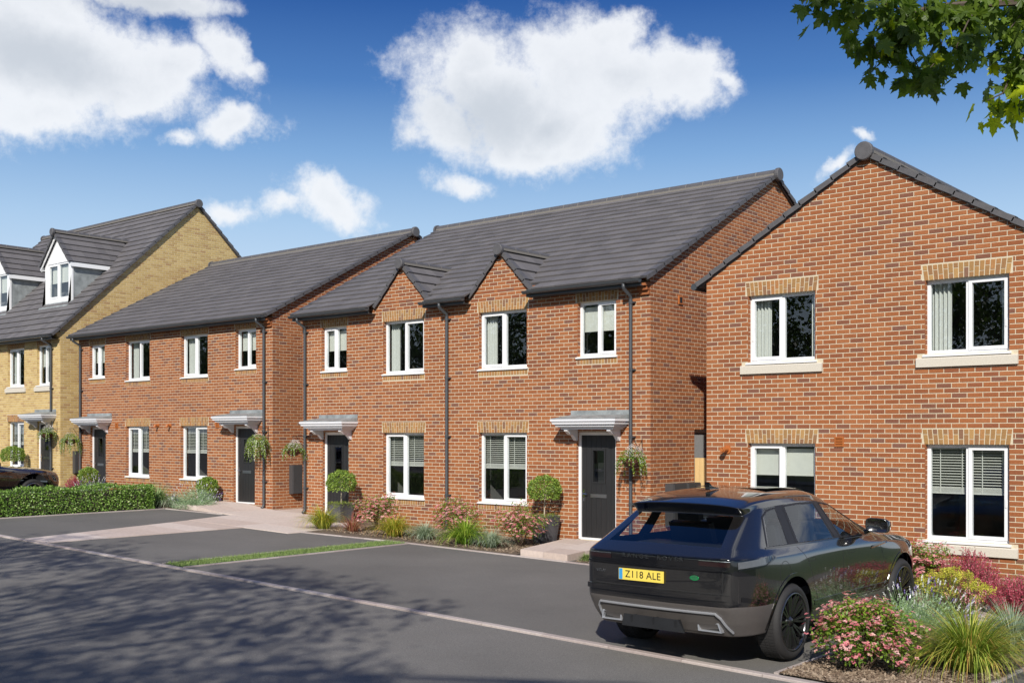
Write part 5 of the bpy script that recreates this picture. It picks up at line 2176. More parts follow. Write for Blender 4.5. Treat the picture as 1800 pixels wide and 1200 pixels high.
        vs = [(.46 + .050 * math.cos(2 * math.pi * i / N_), a.y - .001, .865 + .024 * math.sin(2 * math.pi * i / N_)) for i in range(N_)]
        vs2 = [(x_, y_ - .006, z_) for x_, y_, z_ in vs]
        bd.add(vs + vs2, [tuple(range(N_, 2 * N_))] + [(i, (i + 1) % N_, N_ + (i + 1) % N_, N_ + i) for i in range(N_)])
        b1 = bd.build('badge', 'badge_green', car, org=(0, 0, 0))
        text_on(b1, 'LAND\nROVER', (.46, a.y - .0085, .868), (1, 0, 0), (0, 0, 1), .020, 'steel', extrude=.0005)
        a, n = hit((-.66, -3, .86), D)
        text_on(car, 'VELAR', (-.62, a.y - .012, .855), (1, .10, 0), (0, 0, 1), .036, 'steel', spacing=1.2, extrude=.002)
        # bumper step, chrome blade, diffuser, tail pipes
        strip('bumper_crease', seg((-.80, -2, .695), (.80, -2, .695), 26), D, .050, .022, paint_)
        blade = [(-.69, .36), (-.685, .50), (-.655, .545), (.655, .545), (.70, .50), (.765, .36)]
        pts = []
        for (p, q) in zip(blade[:-1], blade[1:]):
            pts += seg((p[0], -2, p[1]), (q[0], -2, q[1]), 6 if abs(p[0] - q[0]) < .2 else 24)[(1 if pts else 0):]
        strip('chrome_blade', pts, D, .013, .020, 'satin_chrome')
        vs = []
        f = MB()
        # recessed diffuser plate
        for i in range(13):
            x_ = -.64 + 1.28 * i / 12
            for z_ in (.34, .43, .52):
                a, n = hit((x_, -3, z_), D)
                y_ = a.y if a else -.98
                vs.append((x_, y_ - .008, z_))
        f.add(vs, [(3 * i + j, 3 * i + 3 + j, 3 * i + 4 + j, 3 * i + 1 + j) for i in range(12) for j in range(2)])
        f.build('diffuser', 'grey_cladding', car, org=(0, 0, 0))
        f = MB()
        for i in range(3):
            x_ = -.25 + .25 * i
            f.prism([(x_, -1.06, .35), (x_, -1.082, .445), (x_, -.99, .445), (x_, -.90, .30)], (.02, 0, 0))
        vs = [(-.36, -1.064, .335), (.36, -1.064, .335), (.29, -1.070, .455), (-.33, -1.070, .455)]
        f.add(vs, [(0, 1, 2, 3)])
        f.build('diffuser_fins', 'cabin', car, org=(0, 0, 0))
        for s in (1, -1):
            cx = s * .56
            a, n = hit((cx, -3, .40), D)
            y_ = (a.y if a else -.98) - .02
            o_ = MB()
            outer = [(cx - .12, .355), (cx + .13, .355), (cx + .10, .445), (cx - .13, .445)] if s > 0 else [(cx - .12, .355), (cx + .12, .355), (cx + .12, .445), (cx - .11, .445)]
            mx_ = sum(p[0] for p in outer) / 4
            mz_ = sum(p[1] for p in outer) / 4
            inner = [(mx_ + (p[0] - mx_) * .88, mz_ + (p[1] - mz_) * .74) for p in outer]
            vs = [(p[0], y_ - .006, p[1]) for p in outer] + [(p[0], y_ - .006, p[1]) for p in inner] + [(p[0], y_ + .05, p[1]) for p in outer] + [(p[0], y_ + .04, p[1]) for p in inner]
            fs = []
            for i in range(4):
                j = (i + 1) % 4
                fs += [(i, j, 4 + j, 4 + i), (8 + i, 8 + j, j, i), (4 + i, 4 + j, 12 + j, 12 + i)]
            o_.add(vs, fs)
            tp = o_.build('tail_pipe', 'satin_chrome', car, org=(0, 0, 0))
            i_ = MB()
            i_.add([(p[0], y_ + .03, p[1]) for p in inner], [(0, 1, 2, 3)])
            i_.build('pipe_mouth', 'dark_void', tp, org=(0, 0, 0))
            # bumper reflector slot
            strip('bumper_slot', seg((s, -.90, .68), (s, -.60, .63), 8), (-s, 0, 0), .045, .003, 'gloss_black')
        # fin aerial
        m = MB()
        m.prism([(-.025, -.02, 1.643), (-.025, .20, 1.648), (-.025, .04, 1.675), (-.025, -.03, 1.72)], (.05, 0, 0))
        m.build('aerial_fin', 'gloss_black', car, org=(0, 0, 0))
        # glass roof
        strip('sunroof', seg((0, .45, 2), (0, 1.28, 2), 16), (0, 0, -1), .86, .0015, 'gloss_black')
        strip('tailgate_seam', seg((-.60, -.30, 3), (.60, -.30, 3), 22), (0, 0, -1), .006, .0006, 'dark_void')
        # wiper
        a, n = hit((0, -3, 1.20), D)
        # high-level lamp
        # skirt reflectors
    ORG[0] = Vector((0, 0, 0))
    return car


SC_ = 1.045
make_car('large black estate car parked tail out beside the flower bed, yellow rear plate', (-6.13, 10.57, G(-6.13) + 0.012), 0.0, SC_, CAR_ST, 'car_paint', 'rim_black')
make_car('dark low car parked behind the clipped hedge before the yellow brick house', (-27.35, 10.22, G(-27.3) + 0.012), 0.0, 1.0, CAR_ST, 'dark_car_paint', 'rim_silver', detail=False, zs=0.78, wheel_r=.34)

# ------------------------------------------------------------------ planting
toned('leaf_green', [(0, (0.030, 0.060, 0.010)), (.5, (0.070, 0.130, 0.020)), (1, (0.150, 0.230, 0.040))], 0.5, 0.12, 20, 0, trans=.3, spec=.5)
toned('maple_leaf', [(0, (0.075, 0.125, 0.018)), (.5, (0.150, 0.230, 0.028)), (.85, (0.25, 0.34, 0.035)), (1, (0.52, 0.60, 0.02))], 0.45, 0.10, 20, 0, trans=.5, spec=.5)
toned('box_leaf', [(0, (0.078, 0.143, 0.023)), (.5, (0.195, 0.299, 0.046)), (1, (0.390, 0.507, 0.098))], 0.45, 0.12, 20, 0, trans=.25)
toned('hedge_leaf', [(0, (0.075, 0.16, 0.025)), (.5, (0.18, 0.31, 0.05)), (.85, (0.260, 0.416, 0.091)), (1, (0.546, 0.650, 0.286))], 0.4, 0.12, 20, 0, trans=.25)
toned('shrub_leaf', [(0, (0.065, 0.130, 0.016)), (.5, (0.143, 0.247, 0.026)), (1, (0.299, 0.416, 0.052))], 0.5, 0.12, 20, 0, trans=.25)
toned('pink_flower', [(0, (0.62, 0.15, 0.21)), (.5, (0.82, 0.34, 0.37)), (1, (0.90, 0.62, 0.58))], 0.6, 0.10, 20, 0, trans=.3)
toned('red_foliage', [(0, (0.26, 0.02, 0.045)), (.5, (0.48, 0.065, 0.115)), (1, (0.66, 0.19, 0.25))], 0.6, 0.12, 20, 0, trans=.2)
toned('yellow_flower', [(0, (0.26, 0.30, 0.03)), (.5, (0.52, 0.50, 0.05)), (1, (0.75, 0.68, 0.12))], 0.6, 0.10, 20, 0, trans=.25)
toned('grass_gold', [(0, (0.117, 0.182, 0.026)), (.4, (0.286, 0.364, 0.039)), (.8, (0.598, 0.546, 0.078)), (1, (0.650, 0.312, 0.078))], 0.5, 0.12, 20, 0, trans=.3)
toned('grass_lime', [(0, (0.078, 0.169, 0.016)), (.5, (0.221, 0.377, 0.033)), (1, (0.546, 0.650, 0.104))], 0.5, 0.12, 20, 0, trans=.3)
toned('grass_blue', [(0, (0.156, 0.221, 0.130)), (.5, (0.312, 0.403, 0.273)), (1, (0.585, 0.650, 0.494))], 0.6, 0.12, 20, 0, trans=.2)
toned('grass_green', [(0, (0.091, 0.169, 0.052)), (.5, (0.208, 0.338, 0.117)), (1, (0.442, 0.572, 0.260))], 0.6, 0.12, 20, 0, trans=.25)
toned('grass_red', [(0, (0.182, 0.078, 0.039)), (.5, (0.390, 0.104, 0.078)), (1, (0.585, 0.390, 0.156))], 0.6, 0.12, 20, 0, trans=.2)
toned('lavender_leaf', [(0, (0.143, 0.221, 0.117)), (.5, (0.286, 0.416, 0.234)), (1, (0.468, 0.598, 0.390))], 0.7, 0.12, 20, 0, trans=.2)
toned('lavender_flower', [(0, (0.16, 0.10, 0.40)), (.35, (0.38, 0.30, 0.62)), (.6, (0.75, 0.72, 0.80)), (1, (0.85, 0.85, 0.86))], 0.7, 0.08, 20, 0, trans=.2)
toned('white_flower', [(0, (0.60, 0.55, 0.55)), (.5, (0.80, 0.76, 0.74)), (1, (0.85, 0.85, 0.82))], 0.7, 0.08, 20, 0, trans=.2)
toned('grass_arch', [(0, (0.09, 0.17, 0.02)), (.45, (0.24, 0.34, 0.035)), (.85, (0.60, 0.58, 0.12)), (1, (0.50, 0.28, 0.08))], 0.5, 0.12, 20, 0, trans=.3)
toned('turf', [(0, (0.10, 0.17, 0.04)), (.5, (0.20, 0.29, 0.08)), (1, (0.34, 0.43, 0.15))], 0.6, 0.12, 20, 0, trans=.2)
simple('bark', (0.085, 0.065, 0.05), 0.9, var=0.4, scale=14, bmp=0.6)
simple('twig', (0.16, 0.11, 0.075), 0.85, var=0.3, scale=30)
simple('pale_stem', (0.42, 0.36, 0.27), 0.8, var=0.2, scale=30)
simple('slate_pot', (0.075, 0.075, 0.082), 0.7, var=0.35, scale=7, bmp=0.5, vscale=(1, 1, 0.3))
toned('moss', [(0, (0.10, 0.14, 0.02)), (1, (0.30, 0.36, 0.06))], 0.8, 0.15, 20, 0, trans=.2)
simple('coir', (0.09, 0.035, 0.018), 0.9, var=0.4, scale=30, bmp=0.6)

P = random.Random(21)


def rnd_dir(rr, up=None):
    while True:
        v = Vector((rr.uniform(-1, 1), rr.uniform(-1, 1), rr.uniform(-1, 1)))
        if 0.05 < v.length < 1:
            v.normalize()
            if up is None or v.z > up:
                return v


def leaf_add(mb, p, d, n, L, W, tone):
    """small pointed leaf: four-cornered, folded along its rib"""
    s = d.cross(n)
    if s.length < 1e-4:
        s = d.orthogonal()
    s.normalize()
    m = p + d * L * .45 + n * (W * .12)
    a, b = m + s * W / 2 - n * W * .15, m - s * W / 2 - n * W * .15
    tip = p + d * L
    i = len(mb.v)
    mb.v += [tuple(p), tuple(a), tuple(tip), tuple(b)]
    mb.t += [tone] * 4
    mb.f += [(i, i + 1, i + 2), (i, i + 2, i + 3)]


def blade_add(mb, p, az_, lean, L, w, tone, droop=1.0, seg=5):
    """arching grass blade"""
    h = Vector((math.cos(az_), math.sin(az_), 0))
    s = Vector((-math.sin(az_), math.cos(az_), 0))
    i0 = len(mb.v)
    cur = Vector(p)
    ang = lean
    for k in range(seg + 1):
        t = k / seg
        ww = w * (1 - t ** 1.6) * .5 + .0006
        mb.v += [tuple(cur - s * ww), tuple(cur + s * ww)]
        mb.t += [min(1, max(0, tone + .25 * (t - .5)))] * 2
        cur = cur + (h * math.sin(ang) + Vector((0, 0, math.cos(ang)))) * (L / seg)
        ang += droop * (0.18 + 0.42 * t)
    for k in range(seg):
        a = i0 + 2 * k
        mb.f.append((a, a + 1, a + 3, a + 2))


def grass_clump(name, label, x, y, h, r, mat, n=420, w=.009, droop=1.0, group=None, spikes=None, base=None, cat='grass clump', tone=(0, 1), lean=1.0):
    z = G(x) + .03
    h, r, w, n = h * 1.12, r * 1.15, w * 1.35, int(n * 1.25)
    o = thing(name, label, cat, (x, y, z), group)
    mb = MB()
    for i in range(n):
        a = P.uniform(0, 2 * math.pi)
        q = P.random() ** .7
        ln = (0.06 + q * 0.75) * lean
        L = h * P.uniform(.75, 1.25) * (1 + .25 * q)
        blade_add(mb, (x + math.cos(a) * r * .22 * q, y + math.sin(a) * r * .22 * q, z), a + P.uniform(-.5, .5), ln, L, w * P.uniform(.7, 1.3), tone[0] + (tone[1] - tone[0]) * P.random(), droop * (.6 + .8 * q) * P.uniform(.6, 1.4))
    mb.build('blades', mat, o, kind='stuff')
    if spikes:
        sm, k = spikes
        mb = MB()
        for i in range(k):
            a = P.uniform(0, 2 * math.pi)
            q = P.random() * .5
            L = h * P.uniform(.95, 1.25)
            d = Vector((math.cos(a) * math.sin(q), math.sin(a) * math.sin(q), math.cos(q)))
            p0 = Vector((x, y, z)) + d * L
            for j in range(10):
                leaf_add(mb, p0 + d * j * .008, (d + rnd_dir(P) * .7).normalized(), rnd_dir(P), .018, .007, P.random())
        mb.build('seed_heads', sm, o, kind='stuff')
    ORG[0] = Vector((0, 0, 0))
    return o


def stem(mb, p, q, r0, r1, bend=.1, seg=4, sides=5):
    p, q = Vector(p), Vector(q)
    L = (q - p).length
    off = rnd_dir(P) * L * bend
    pts = [p.lerp(q, t / seg) + off * math.sin(math.pi * t / seg) for t in range(seg + 1)]
    mb.tube(pts, [r0 + (r1 - r0) * t / seg for t in range(seg + 1)], sides)
    return pts


def flower_shrub(name, label, x, y, h, r, leafm, flowm, n_leaf=2400, n_fl=560, group=None, fsize=.019, cat='shrub', per=11, dens_top=.55):
    z = G(x) + .03
    h, r = h * 1.15, r * 1.15
    o = thing(name, label, cat, (x, y, z), group)
    st = MB()
    tips = []
    for i in range(26):
        a = 2 * math.pi * i / 26 + P.uniform(-.2, .2)
        q = P.random() ** .6
        tx, ty = math.cos(a) * r * q * .92, math.sin(a) * r * q * .92
        tz = h * (.55 + .45 * math.sqrt(max(0, 1 - q * q))) * P.uniform(.88, 1.04)
        if i % 4 == 0:
            tz *= .55
        tip = (x + tx, y + ty, z + tz)
        mid = (x + tx * .35, y + ty * .35, z + tz * .5)
        stem(st, (x + P.uniform(-.03, .03), y + P.uniform(-.03, .03), z), mid, .008, .005, .08)
        stem(st, mid, tip, .005, .002, .12)
        tips.append(tip)
        for k in range(4):
            b = Vector(mid).lerp(Vector(tip), P.uniform(.1, .8))
            e = b + rnd_dir(P, -.2) * r * P.uniform(.25, .5)
            e.z = max(e.z, z + .08)
            stem(st, b, e, .003, .0015, .1)
            tips.append(tuple(e))
    st.build('stems', 'twig', o)
    lf = MB()
    for i in range(n_leaf):
        c = Vector(tips[P.randrange(len(tips))])
        p = c + rnd_dir(P) * P.random() ** .5 * r * .24
        if p.z < z + .05:
            p.z = z + .05 + P.random() * .1
        rel = (p - Vector((x, y, z + h * .4)))
        hgt = (p.z - z) / h
        d = (rel.normalized() * .6 + rnd_dir(P)).normalized()
        leaf_add(lf, p, d, (Vector((0, 0, 1)) + rnd_dir(P) * .8).normalized(), P.uniform(.032, .052), P.uniform(.017, .026), P.random() * .8 + .2 * (hgt > .7))
    lf.build('foliage', leafm, o, kind='stuff')
    fl = MB()
    for i in range(n_fl):
        c = Vector(tips[P.randrange(len(tips))])
        rel = c - Vector((x, y, z + h * .35))
        p = c + rel.normalized() * r * P.uniform(.02, .22) + rnd_dir(P) * r * .16
        if p.z < z + h * .12:
            continue
        up = (rel.normalized() * .5 + Vector((0, 0, .8)) + rnd_dir(P) * .35).normalized()
        sd_ = up.orthogonal().normalized()
        t2 = up.cross(sd_)
        tn = P.random()
        for k in range(per):          # a flat head of small florets
            aa, rr_ = P.uniform(0, 6.28), P.random() ** .5 * fsize * 1.5
            q = p + sd_ * math.cos(aa) * rr_ + t2 * math.sin(aa) * rr_ + up * P.uniform(0, .006)
            for m in range(3):
                bb = aa + m * 2.1
                d = (sd_ * math.cos(bb) + t2 * math.sin(bb) + up * .3).normalized()
                leaf_add(fl, q, d, up, fsize * .75, fsize * .6, min(1, max(0, tn + P.uniform(-.3, .3))))
    fl.build('flowers', flowm, o, kind='stuff')
    ORG[0] = Vector((0, 0, 0))
    return o


def topiary(label, x, y, pot_h, pot_w, ball_z, ball_r, name='topiary_tree', pot=True, group='clipped ball topiaries in planters', zg=None, flat=.86):
    z = (G(x) if zg is None else zg) + .03
    o = thing(name, label, 'topiary', (x, y, z), group)
    if pot:
        m = MB()
        a, b = pot_w * .36, pot_w * .5
        prof = [(0, .004), (a, 0), (b, pot_h), (b - .025, pot_h), (b - .03, pot_h - .05), (0, pot_h - .05)]
        # square tapered planter
        vs = []
        for r_, hz in prof:
            for sx, sy in ((-1, -1), (1, -1), (1, 1), (-1, 1)):
                vs.append((x + sx * r_, y + sy * r_, z + hz))
        fs = []
        for i in range(len(prof) - 1):
            for k in range(4):
                fs.append((i * 4 + k, i * 4 + (k + 1) % 4, (i + 1) * 4 + (k + 1) % 4, (i + 1) * 4 + k))
        m.add(vs, fs)
        m.build('planter', 'slate_pot', o)
        ms = MB()
        for i in range(900):
            q = P.random()
            if q < .45:
                p = Vector((x + P.uniform(-b, b), y + P.uniform(-b, b), z + pot_h + P.uniform(-.03, .04)))
            else:
                sd_ = P.choice(((0, -1), (1, 0), (0, -1), (-1, 0)))
                t = P.uniform(-b, b)
                p = Vector((x + sd_[0] * (b + .012) + (t if sd_[0] == 0 else 0), y + sd_[1] * (b + .012) + (t if sd_[1] == 0 else 0), z + pot_h + .02 - P.random() ** 1.6 * pot_h * .42 * (.6 + .4 * math.sin(t * 20))))
            leaf_add(ms, p, rnd_dir(P), rnd_dir(P), P.uniform(.014, .03), .012, P.random())
        ms.build('trailing_moss', 'moss', o, kind='stuff')
    st = MB()
    zz = z + (pot_h - .04 if pot else 0)
    stem(st, (x, y, zz), (x + .01, y, ball_z - ball_r * .3), .013, .010, .03, 6, 7)
    for k in range(9):
        stem(st, (x + .01, y, ball_z - ball_r * .55), Vector((x, y, ball_z)) + rnd_dir(P, -.1) * ball_r * .6, .007, .003, .1)
    st.build('stem', 'pale_stem', o)
    lf = MB()
    n = 4600
    for i in range(n):
        d = rnd_dir(P)
        if d.z < -.62:
            continue
        # dimpled, slightly uneven surface with clumps
        bmp_ = .05 * math.sin(d.x * 9 + x * 7) * math.sin(d.y * 8 + 1) + .04 * math.sin(d.z * 11 + 2)
        rr_ = ball_r * (1 + bmp_) * P.uniform(.80, 1.03)
        p = Vector((x, y, ball_z)) + Vector((d.x, d.y, d.z * flat)) * rr_
        leaf_add(lf, p, (d + rnd_dir(P) * .9).normalized(), (d + rnd_dir(P) * .6).normalized(), P.uniform(.026, .044), P.uniform(.020, .030), P.random())
    lf.build('foliage', 'box_leaf', o, kind='stuff')
    ORG[0] = Vector((0, 0, 0))
    return o


def lavender(label, x, y, h, r, n=520, fl=70, group=None):
    z = G(x) + .03
    o = thing('lavender_bush', label, 'shrub', (x, y, z), group)
    lf, fw, st = MB(), MB(), MB()
    for i in range(n):
        d = rnd_dir(P, .02)
        L = math.sqrt((d.x * r) ** 2 + (d.y * r) ** 2 + (d.z * h) ** 2)
        tip = Vector((x + d.x * r, y + d.y * r, z + d.z * h * .85)) * 1.0
        base = Vector((x + d.x * .06, y + d.y * .06, z))
        v = (tip - base) * P.uniform(.7, 1.0)
        for k in range(9):
            t = .25 + .75 * k / 8
            leaf_add(lf, base + v * t, (v.normalized() + rnd_dir(P) * .8).normalized(), rnd_dir(P), P.uniform(.03, .055), .010, P.random())
        if i < fl:
            d2 = (v.normalized() + Vector((0, 0, .7)) + rnd_dir(P) * .2).normalized()
            e = base + v + d2 * P.uniform(.10, .24)
            st.tube([base + v, e], .0016, 3)
            tn = P.choice((.1, .4, .9, .95, .8))
            for k in range(24):
                q = e + d2 * (k / 24 * .055)
                leaf_add(fw, q, (d2 * .8 + rnd_dir(P)).normalized(), rnd_dir(P), .013, .009, min(1, max(0, tn + P.uniform(-.15, .15))))
    lf.build('foliage', 'lavender_leaf', o, kind='stuff')
    st.build('flower_stems', 'grass_green', o, kind='stuff')
    fw.build('flower_spikes', 'lavender_flower', o, kind='stuff')
    ORG[0] = Vector((0, 0, 0))


def spike_shrub(label, x, y, h, r, mat='red_foliage', n=130, name='red_shrub', group=None, per=34):
    z = G(x) + .03
    o = thing(name, label, 'shrub', (x, y, z), group)
    lf, st = MB(), MB()
    for i in range(n):
        a, q = P.uniform(0, 6.28), P.random() ** .6
        base = Vector((x + math.cos(a) * q * r * .4, y + math.sin(a) * q * r * .4, z))
        tip = Vector((x + math.cos(a) * q * r, y + math.sin(a) * q * r, z + h * (1 - .45 * q * q) * P.uniform(.72, 1.05)))
        pts = stem(st, base, tip, .003, .001, .05, 4, 3)
        v = tip - base
        for k in range(per):
            t = .15 + .85 * k / per
            leaf_add(lf, base + v * t + rnd_dir(P) * .008, (v.normalized() + rnd_dir(P)).normalized(), rnd_dir(P), P.uniform(.020, .034), .014, P.random())
    st.build('stems', 'twig', o)
    lf.build('foliage', mat, o, kind='stuff')
    ORG[0] = Vector((0, 0, 0))


def euphorbia(label, x, y, h, r):
    z = G(x) + .03
    o = thing('yellow_shrub', label, 'shrub', (x, y, z))
    lf, fl, st = MB(), MB(), MB()
    for i in range(120):
        a, q = P.uniform(0, 6.28), P.random() ** .6
        base = Vector((x + math.cos(a) * q * r * .5, y + math.sin(a) * q * r * .5, z))
        tip = Vector((x + math.cos(a) * q * r, y + math.sin(a) * q * r, z + h * (1 - .4 * q * q) * P.uniform(.75, 1.02)))
        stem(st, base, tip, .003, .002, .06, 4, 4)
        for k in range(14):
            leaf_add(lf, base.lerp(tip, .2 + .7 * k / 14), (rnd_dir(P) + Vector((0, 0, .3))).normalized(), Vector((0, 0, 1)), .04, .009, P.random() * .8)
        for k in range(46):
            q_ = tip + Vector((P.uniform(-1, 1), P.uniform(-1, 1), P.uniform(-.8, .6))) * .045
            leaf_add(fl, q_, (rnd_dir(P) + Vector((0, 0, .4))).normalized(), (Vector((0, 0, 1)) + rnd_dir(P) * .6).normalized(), .018, .015, P.random())
    st.build('stems', 'twig', o)
    lf.build('foliage', 'shrub_leaf', o, kind='stuff')
    fl.build('flowers', 'yellow_flower', o, kind='stuff')
    ORG[0] = Vector((0, 0, 0))


def hanging_basket(label, x, yw, zr, r=.19, trail=.35, white=True, seed=0, leafm='shrub_leaf', full=False):
    y = yw - .33
    o = thing('hanging_basket', label, 'hanging basket', (x, y, zr - .2), 'hanging baskets on the house corners')
    b = MB()
    b.tube([(x, yw - .005, zr + .02), (x, yw - .005, zr + .36)], .008, 6)
    b.tube([(x, yw - .01, zr + .33), (x, y - .02, zr + .33), (x, y - .04, zr + .30)], .007, 6)
    b.tube([(x, yw - .01, zr + .08), (x, yw - .12, zr + .15), (x, yw - .24, zr + .32)], .006, 6)
    b.build('wall_bracket', 'iron', o)
    c = MB()
    for k in range(3):
        t = 2.1 * k + .5
        c.tube([(x, y, zr + .31), (x + r * math.cos(t), y + r * math.sin(t), zr)], .0025, 4)
    c.build('chains', 'iron', o)
    m = MB()
    m.lathe([(0, -r * .85)] + [(r * math.sin(t), -r * .85 * math.cos(t)) for t in (.3, .6, .9, 1.2, 1.57)], 22, O=(x, y, zr))
    m.build('basket', 'coir', o, smooth=True)
    w = MB()
    for hz, rr_ in ((0, r + .004), (-r * .4, r * .9), (-r * .7, r * .6)):
        w.tube([(x + rr_ * math.cos(t), y + rr_ * math.sin(t), zr + hz) for t in [6.2832 * i / 20 for i in range(21)]], .003, 4)
    w.build('wire', 'iron', o)
    lf, fw = MB(), MB()
    for i in range(34 if not full else 60):
        a = P.uniform(0, 6.28)
        rr_ = r * P.uniform(.75, 1.15)
        p = Vector((x + math.cos(a) * rr_, y + math.sin(a) * rr_, zr + .02))
        L = trail * P.uniform(.35, 1.0)
        out = Vector((math.cos(a), math.sin(a), 0))
        n = int(L / .014)
        for k in range(n):
            t = k / n
            q = p + out * (.07 * math.sin(t * 1.6) + .03) + Vector((0, 0, .05 * math.sin(t * 3.1) - L * t))
            for _ in range(2):
                leaf_add(lf, q + rnd_dir(P) * .012, (rnd_dir(P) + Vector((0, 0, -.3))).normalized(), (out + rnd_dir(P) * .5).normalized(), P.uniform(.02, .034), .016, P.random())
            if P.random() < .22:
                for m_ in range(4):
                    leaf_add(fw, q + out * .015, (rnd_dir(P)).normalized(), out, .014, .011, P.random())
    for i in range(560):
        d = rnd_dir(P, -.1)
        q = Vector((x, y, zr)) + Vector((d.x * r * 1.25, d.y * r * 1.25, d.z * r * .9)) * P.random() ** .3
        leaf_add(lf, q, (d + rnd_dir(P) * .8).normalized(), (Vector((0, 0, 1)) + rnd_dir(P)).normalized(), P.uniform(.022, .042), .018, P.random())
    for i in range(520 if white else 160):
        d = rnd_dir(P, .0)
        q = Vector((x + (.05 if white else 0), y, zr + .04)) + Vector((d.x * r * .9, d.y * r * .9, d.z * r * (1.15 if white else .9))) * P.uniform(.75, 1.05)
        leaf_add(fw, q, (d + rnd_dir(P) * .8).normalized(), d, P.uniform(.012, .022), .012, P.random())
    lf.build('foliage', leafm, o, kind='stuff')
    fw.build('flowers', 'white_flower', o, kind='stuff')
    ORG[0] = Vector((0, 0, 0))


GP = 'pink flowering shrubs'
# bed before the middle pair, left to right
grass_clump('ornamental_grass', 'yellow green grass clump nearest the pale paving, before the left slate planter', -18.15, 15.28, .47, .42, 'grass_gold', 420, tone=(.1, .9))
topiary('clipped ball tree in slate planter by the dark door left of two wall gables', -19.03, 16.55, .42, .44, 1.38, .325)
grass_clump('ornamental_grass', 'small reddish wispy grass between yellow grass and first pink shrub', -17.25, 15.30, .36, .30, 'grass_red', 170, w=.006, tone=(0, 1))
flower_shrub('flowering_shrub', 'pink flowering shrub beside the slate planter of the left ball tree', -17.05, 15.85, .60, .42, 'shrub_leaf', 'pink_flower', group=GP)
grass_clump('ornamental_grass', 'amber tipped yellow grass clump at the end of the turf strip', -16.05, 15.35, .44, .42, 'grass_gold', 420, tone=(.25, 1.0))
grass_clump('ornamental_grass', 'low blue grey grass mound beside the amber tipped grass', -15.25, 15.42, .34, .33, 'grass_blue', 520, w=.0045, droop=.9)
flower_shrub('flowering_shrub', 'pink flowering shrub at the foot of the central downpipe', -15.0, 16.05, .60, .42, 'shrub_leaf', 'pink_flower', group=GP)
grass_clump('ornamental_grass', 'bright lime grass clump below the right venetian blind window', -14.2, 15.45, .52, .45, 'grass_lime', 420, w=.011)
grass_clump('ornamental_grass', 'low blue grey grass mound between lime grass and pink shrub', -13.55, 15.42, .35, .33, 'grass_blue', 520, w=.0045, droop=.9)
flower_shrub('flowering_shrub', 'pink flowering shrub beside the planter near the raised pale doorstep', -13.35, 16.0, .60, .44, 'shrub_leaf', 'pink_flower', group=GP)
topiary('clipped ball tree in slate planter beside the dark front door nearest the car', -13.35, 16.78, .54, .44, 1.40, .315)

# bed before the next pair
grass_clump('ornamental_grass', 'green feathery grass at the end of the clipped hedge', -25.0, 15.62, .56, .42, 'grass_green', 420, w=.006)
grass_clump('ornamental_grass', 'pale low grass mound between feathery grass and lavender', -24.50, 15.75, .36, .34, 'grass_blue', 420, w=.005)
lavender('broad grey green lavender bush between the low grass and a ball shrub', -23.88, 15.98, .66, .60, n=900, fl=90)
topiary('low clipped ball shrub in slate planter beyond the lavender bush', -24.45, 16.72, .36, .36, 1.13, .27)
topiary('small clipped ball shrub showing above the hedge by the far door', -30.0, 16.5, .30, .34, 1.28, .27)
spike_shrub('dark pink shrub just above the hedge under the far canopy', -30.75, 16.5, .46, .30, n=90)
lavender('white flowered plant just above the hedge beside small clipped ball', -29.3, 16.2, .45, .40, n=260, fl=80)
topiary('clipped ball tree on a stem before the yellow brick house window', -34.95, 16.65, .40, .40, 1.80, .36, flat=.8)

# right-hand bed, front to back
flower_shrub('flowering_shrub', 'large pink flowering shrub nearest the camera by the car rear wheel', -4.40, 10.60, .54, .42, 'shrub_leaf', 'pink_flower', n_leaf=6500, n_fl=1150, group=GP, fsize=.0145)
grass_clump('ornamental_grass', 'large arching yellow green grass clump in the right foreground bed', -3.62, 11.35, .60, .55, 'grass_arch', 1050, w=.0072, spikes=('pink_flower', 22), droop=1.1)
grass_clump('ornamental_grass', 'soft green grass mound behind the large pink shrub', -4.55, 11.85, .52, .50, 'grass_green', 800, w=.005, tone=(.1, .8))
grass_clump('ornamental_grass', 'silvery grass mound cut by the right picture edge beside stepping stones', -3.62, 12.75, .46, .46, 'grass_blue', 800, w=.005, tone=(0, .8))
lavender('tall lavender with white and violet spikes beside the front car wheel', -4.72, 13.05, .58, .55, n=620, fl=130)
euphorbia('yellow flowering bush between lavender and red shrub', -4.80, 14.35, .62, .52)
spike_shrub('tall crimson shrub under the ground floor window sill', -4.95, 15.5, .78, .46, n=360)
spike_shrub('lower crimson shrub at the right picture edge', -4.2, 15.0, .55, .46, n=280)
grass_clump('ornamental_grass', 'blue green grass mound against brick wall behind the crimson shrubs', -4.05, 16.2, .60, .40, 'grass_green', 600, w=.005)
flower_shrub('flowering_shrub', 'pink flowering shrub against the wall beyond the car bonnet', -5.75, 16.05, .62, .40, 'shrub_leaf', 'pink_flower', n_leaf=3000, n_fl=640, group=GP)
grass_clump('turf_tuft', 'short bright green turf tuft beside the raised pale doorstep', -11.25, 15.30, .12, .25, 'turf', 260, w=.006, cat='grass')

# baskets
hanging_basket('hanging basket of white flowers beside the dark door nearest the car', -11.36, FY, 2.03, .20, .36)
hanging_basket('hanging basket with white flowers above the dark meter box', -21.10, FY, 2.10, .18, .30)
hanging_basket('full trailing variegated hanging basket beside the door left of the passage', -22.50, FY, 2.30, .19, .55, white=False, leafm='box_leaf', full=True)
hanging_basket('full trailing pale hanging basket at the left corner of the plain brick pair', -31.68, FY, 2.32, .19, .55, white=False, leafm='box_leaf', full=True)
hanging_basket('hanging basket of white flowers on the yellow brick house', -33.12, FY, 2.50, .19, .35)

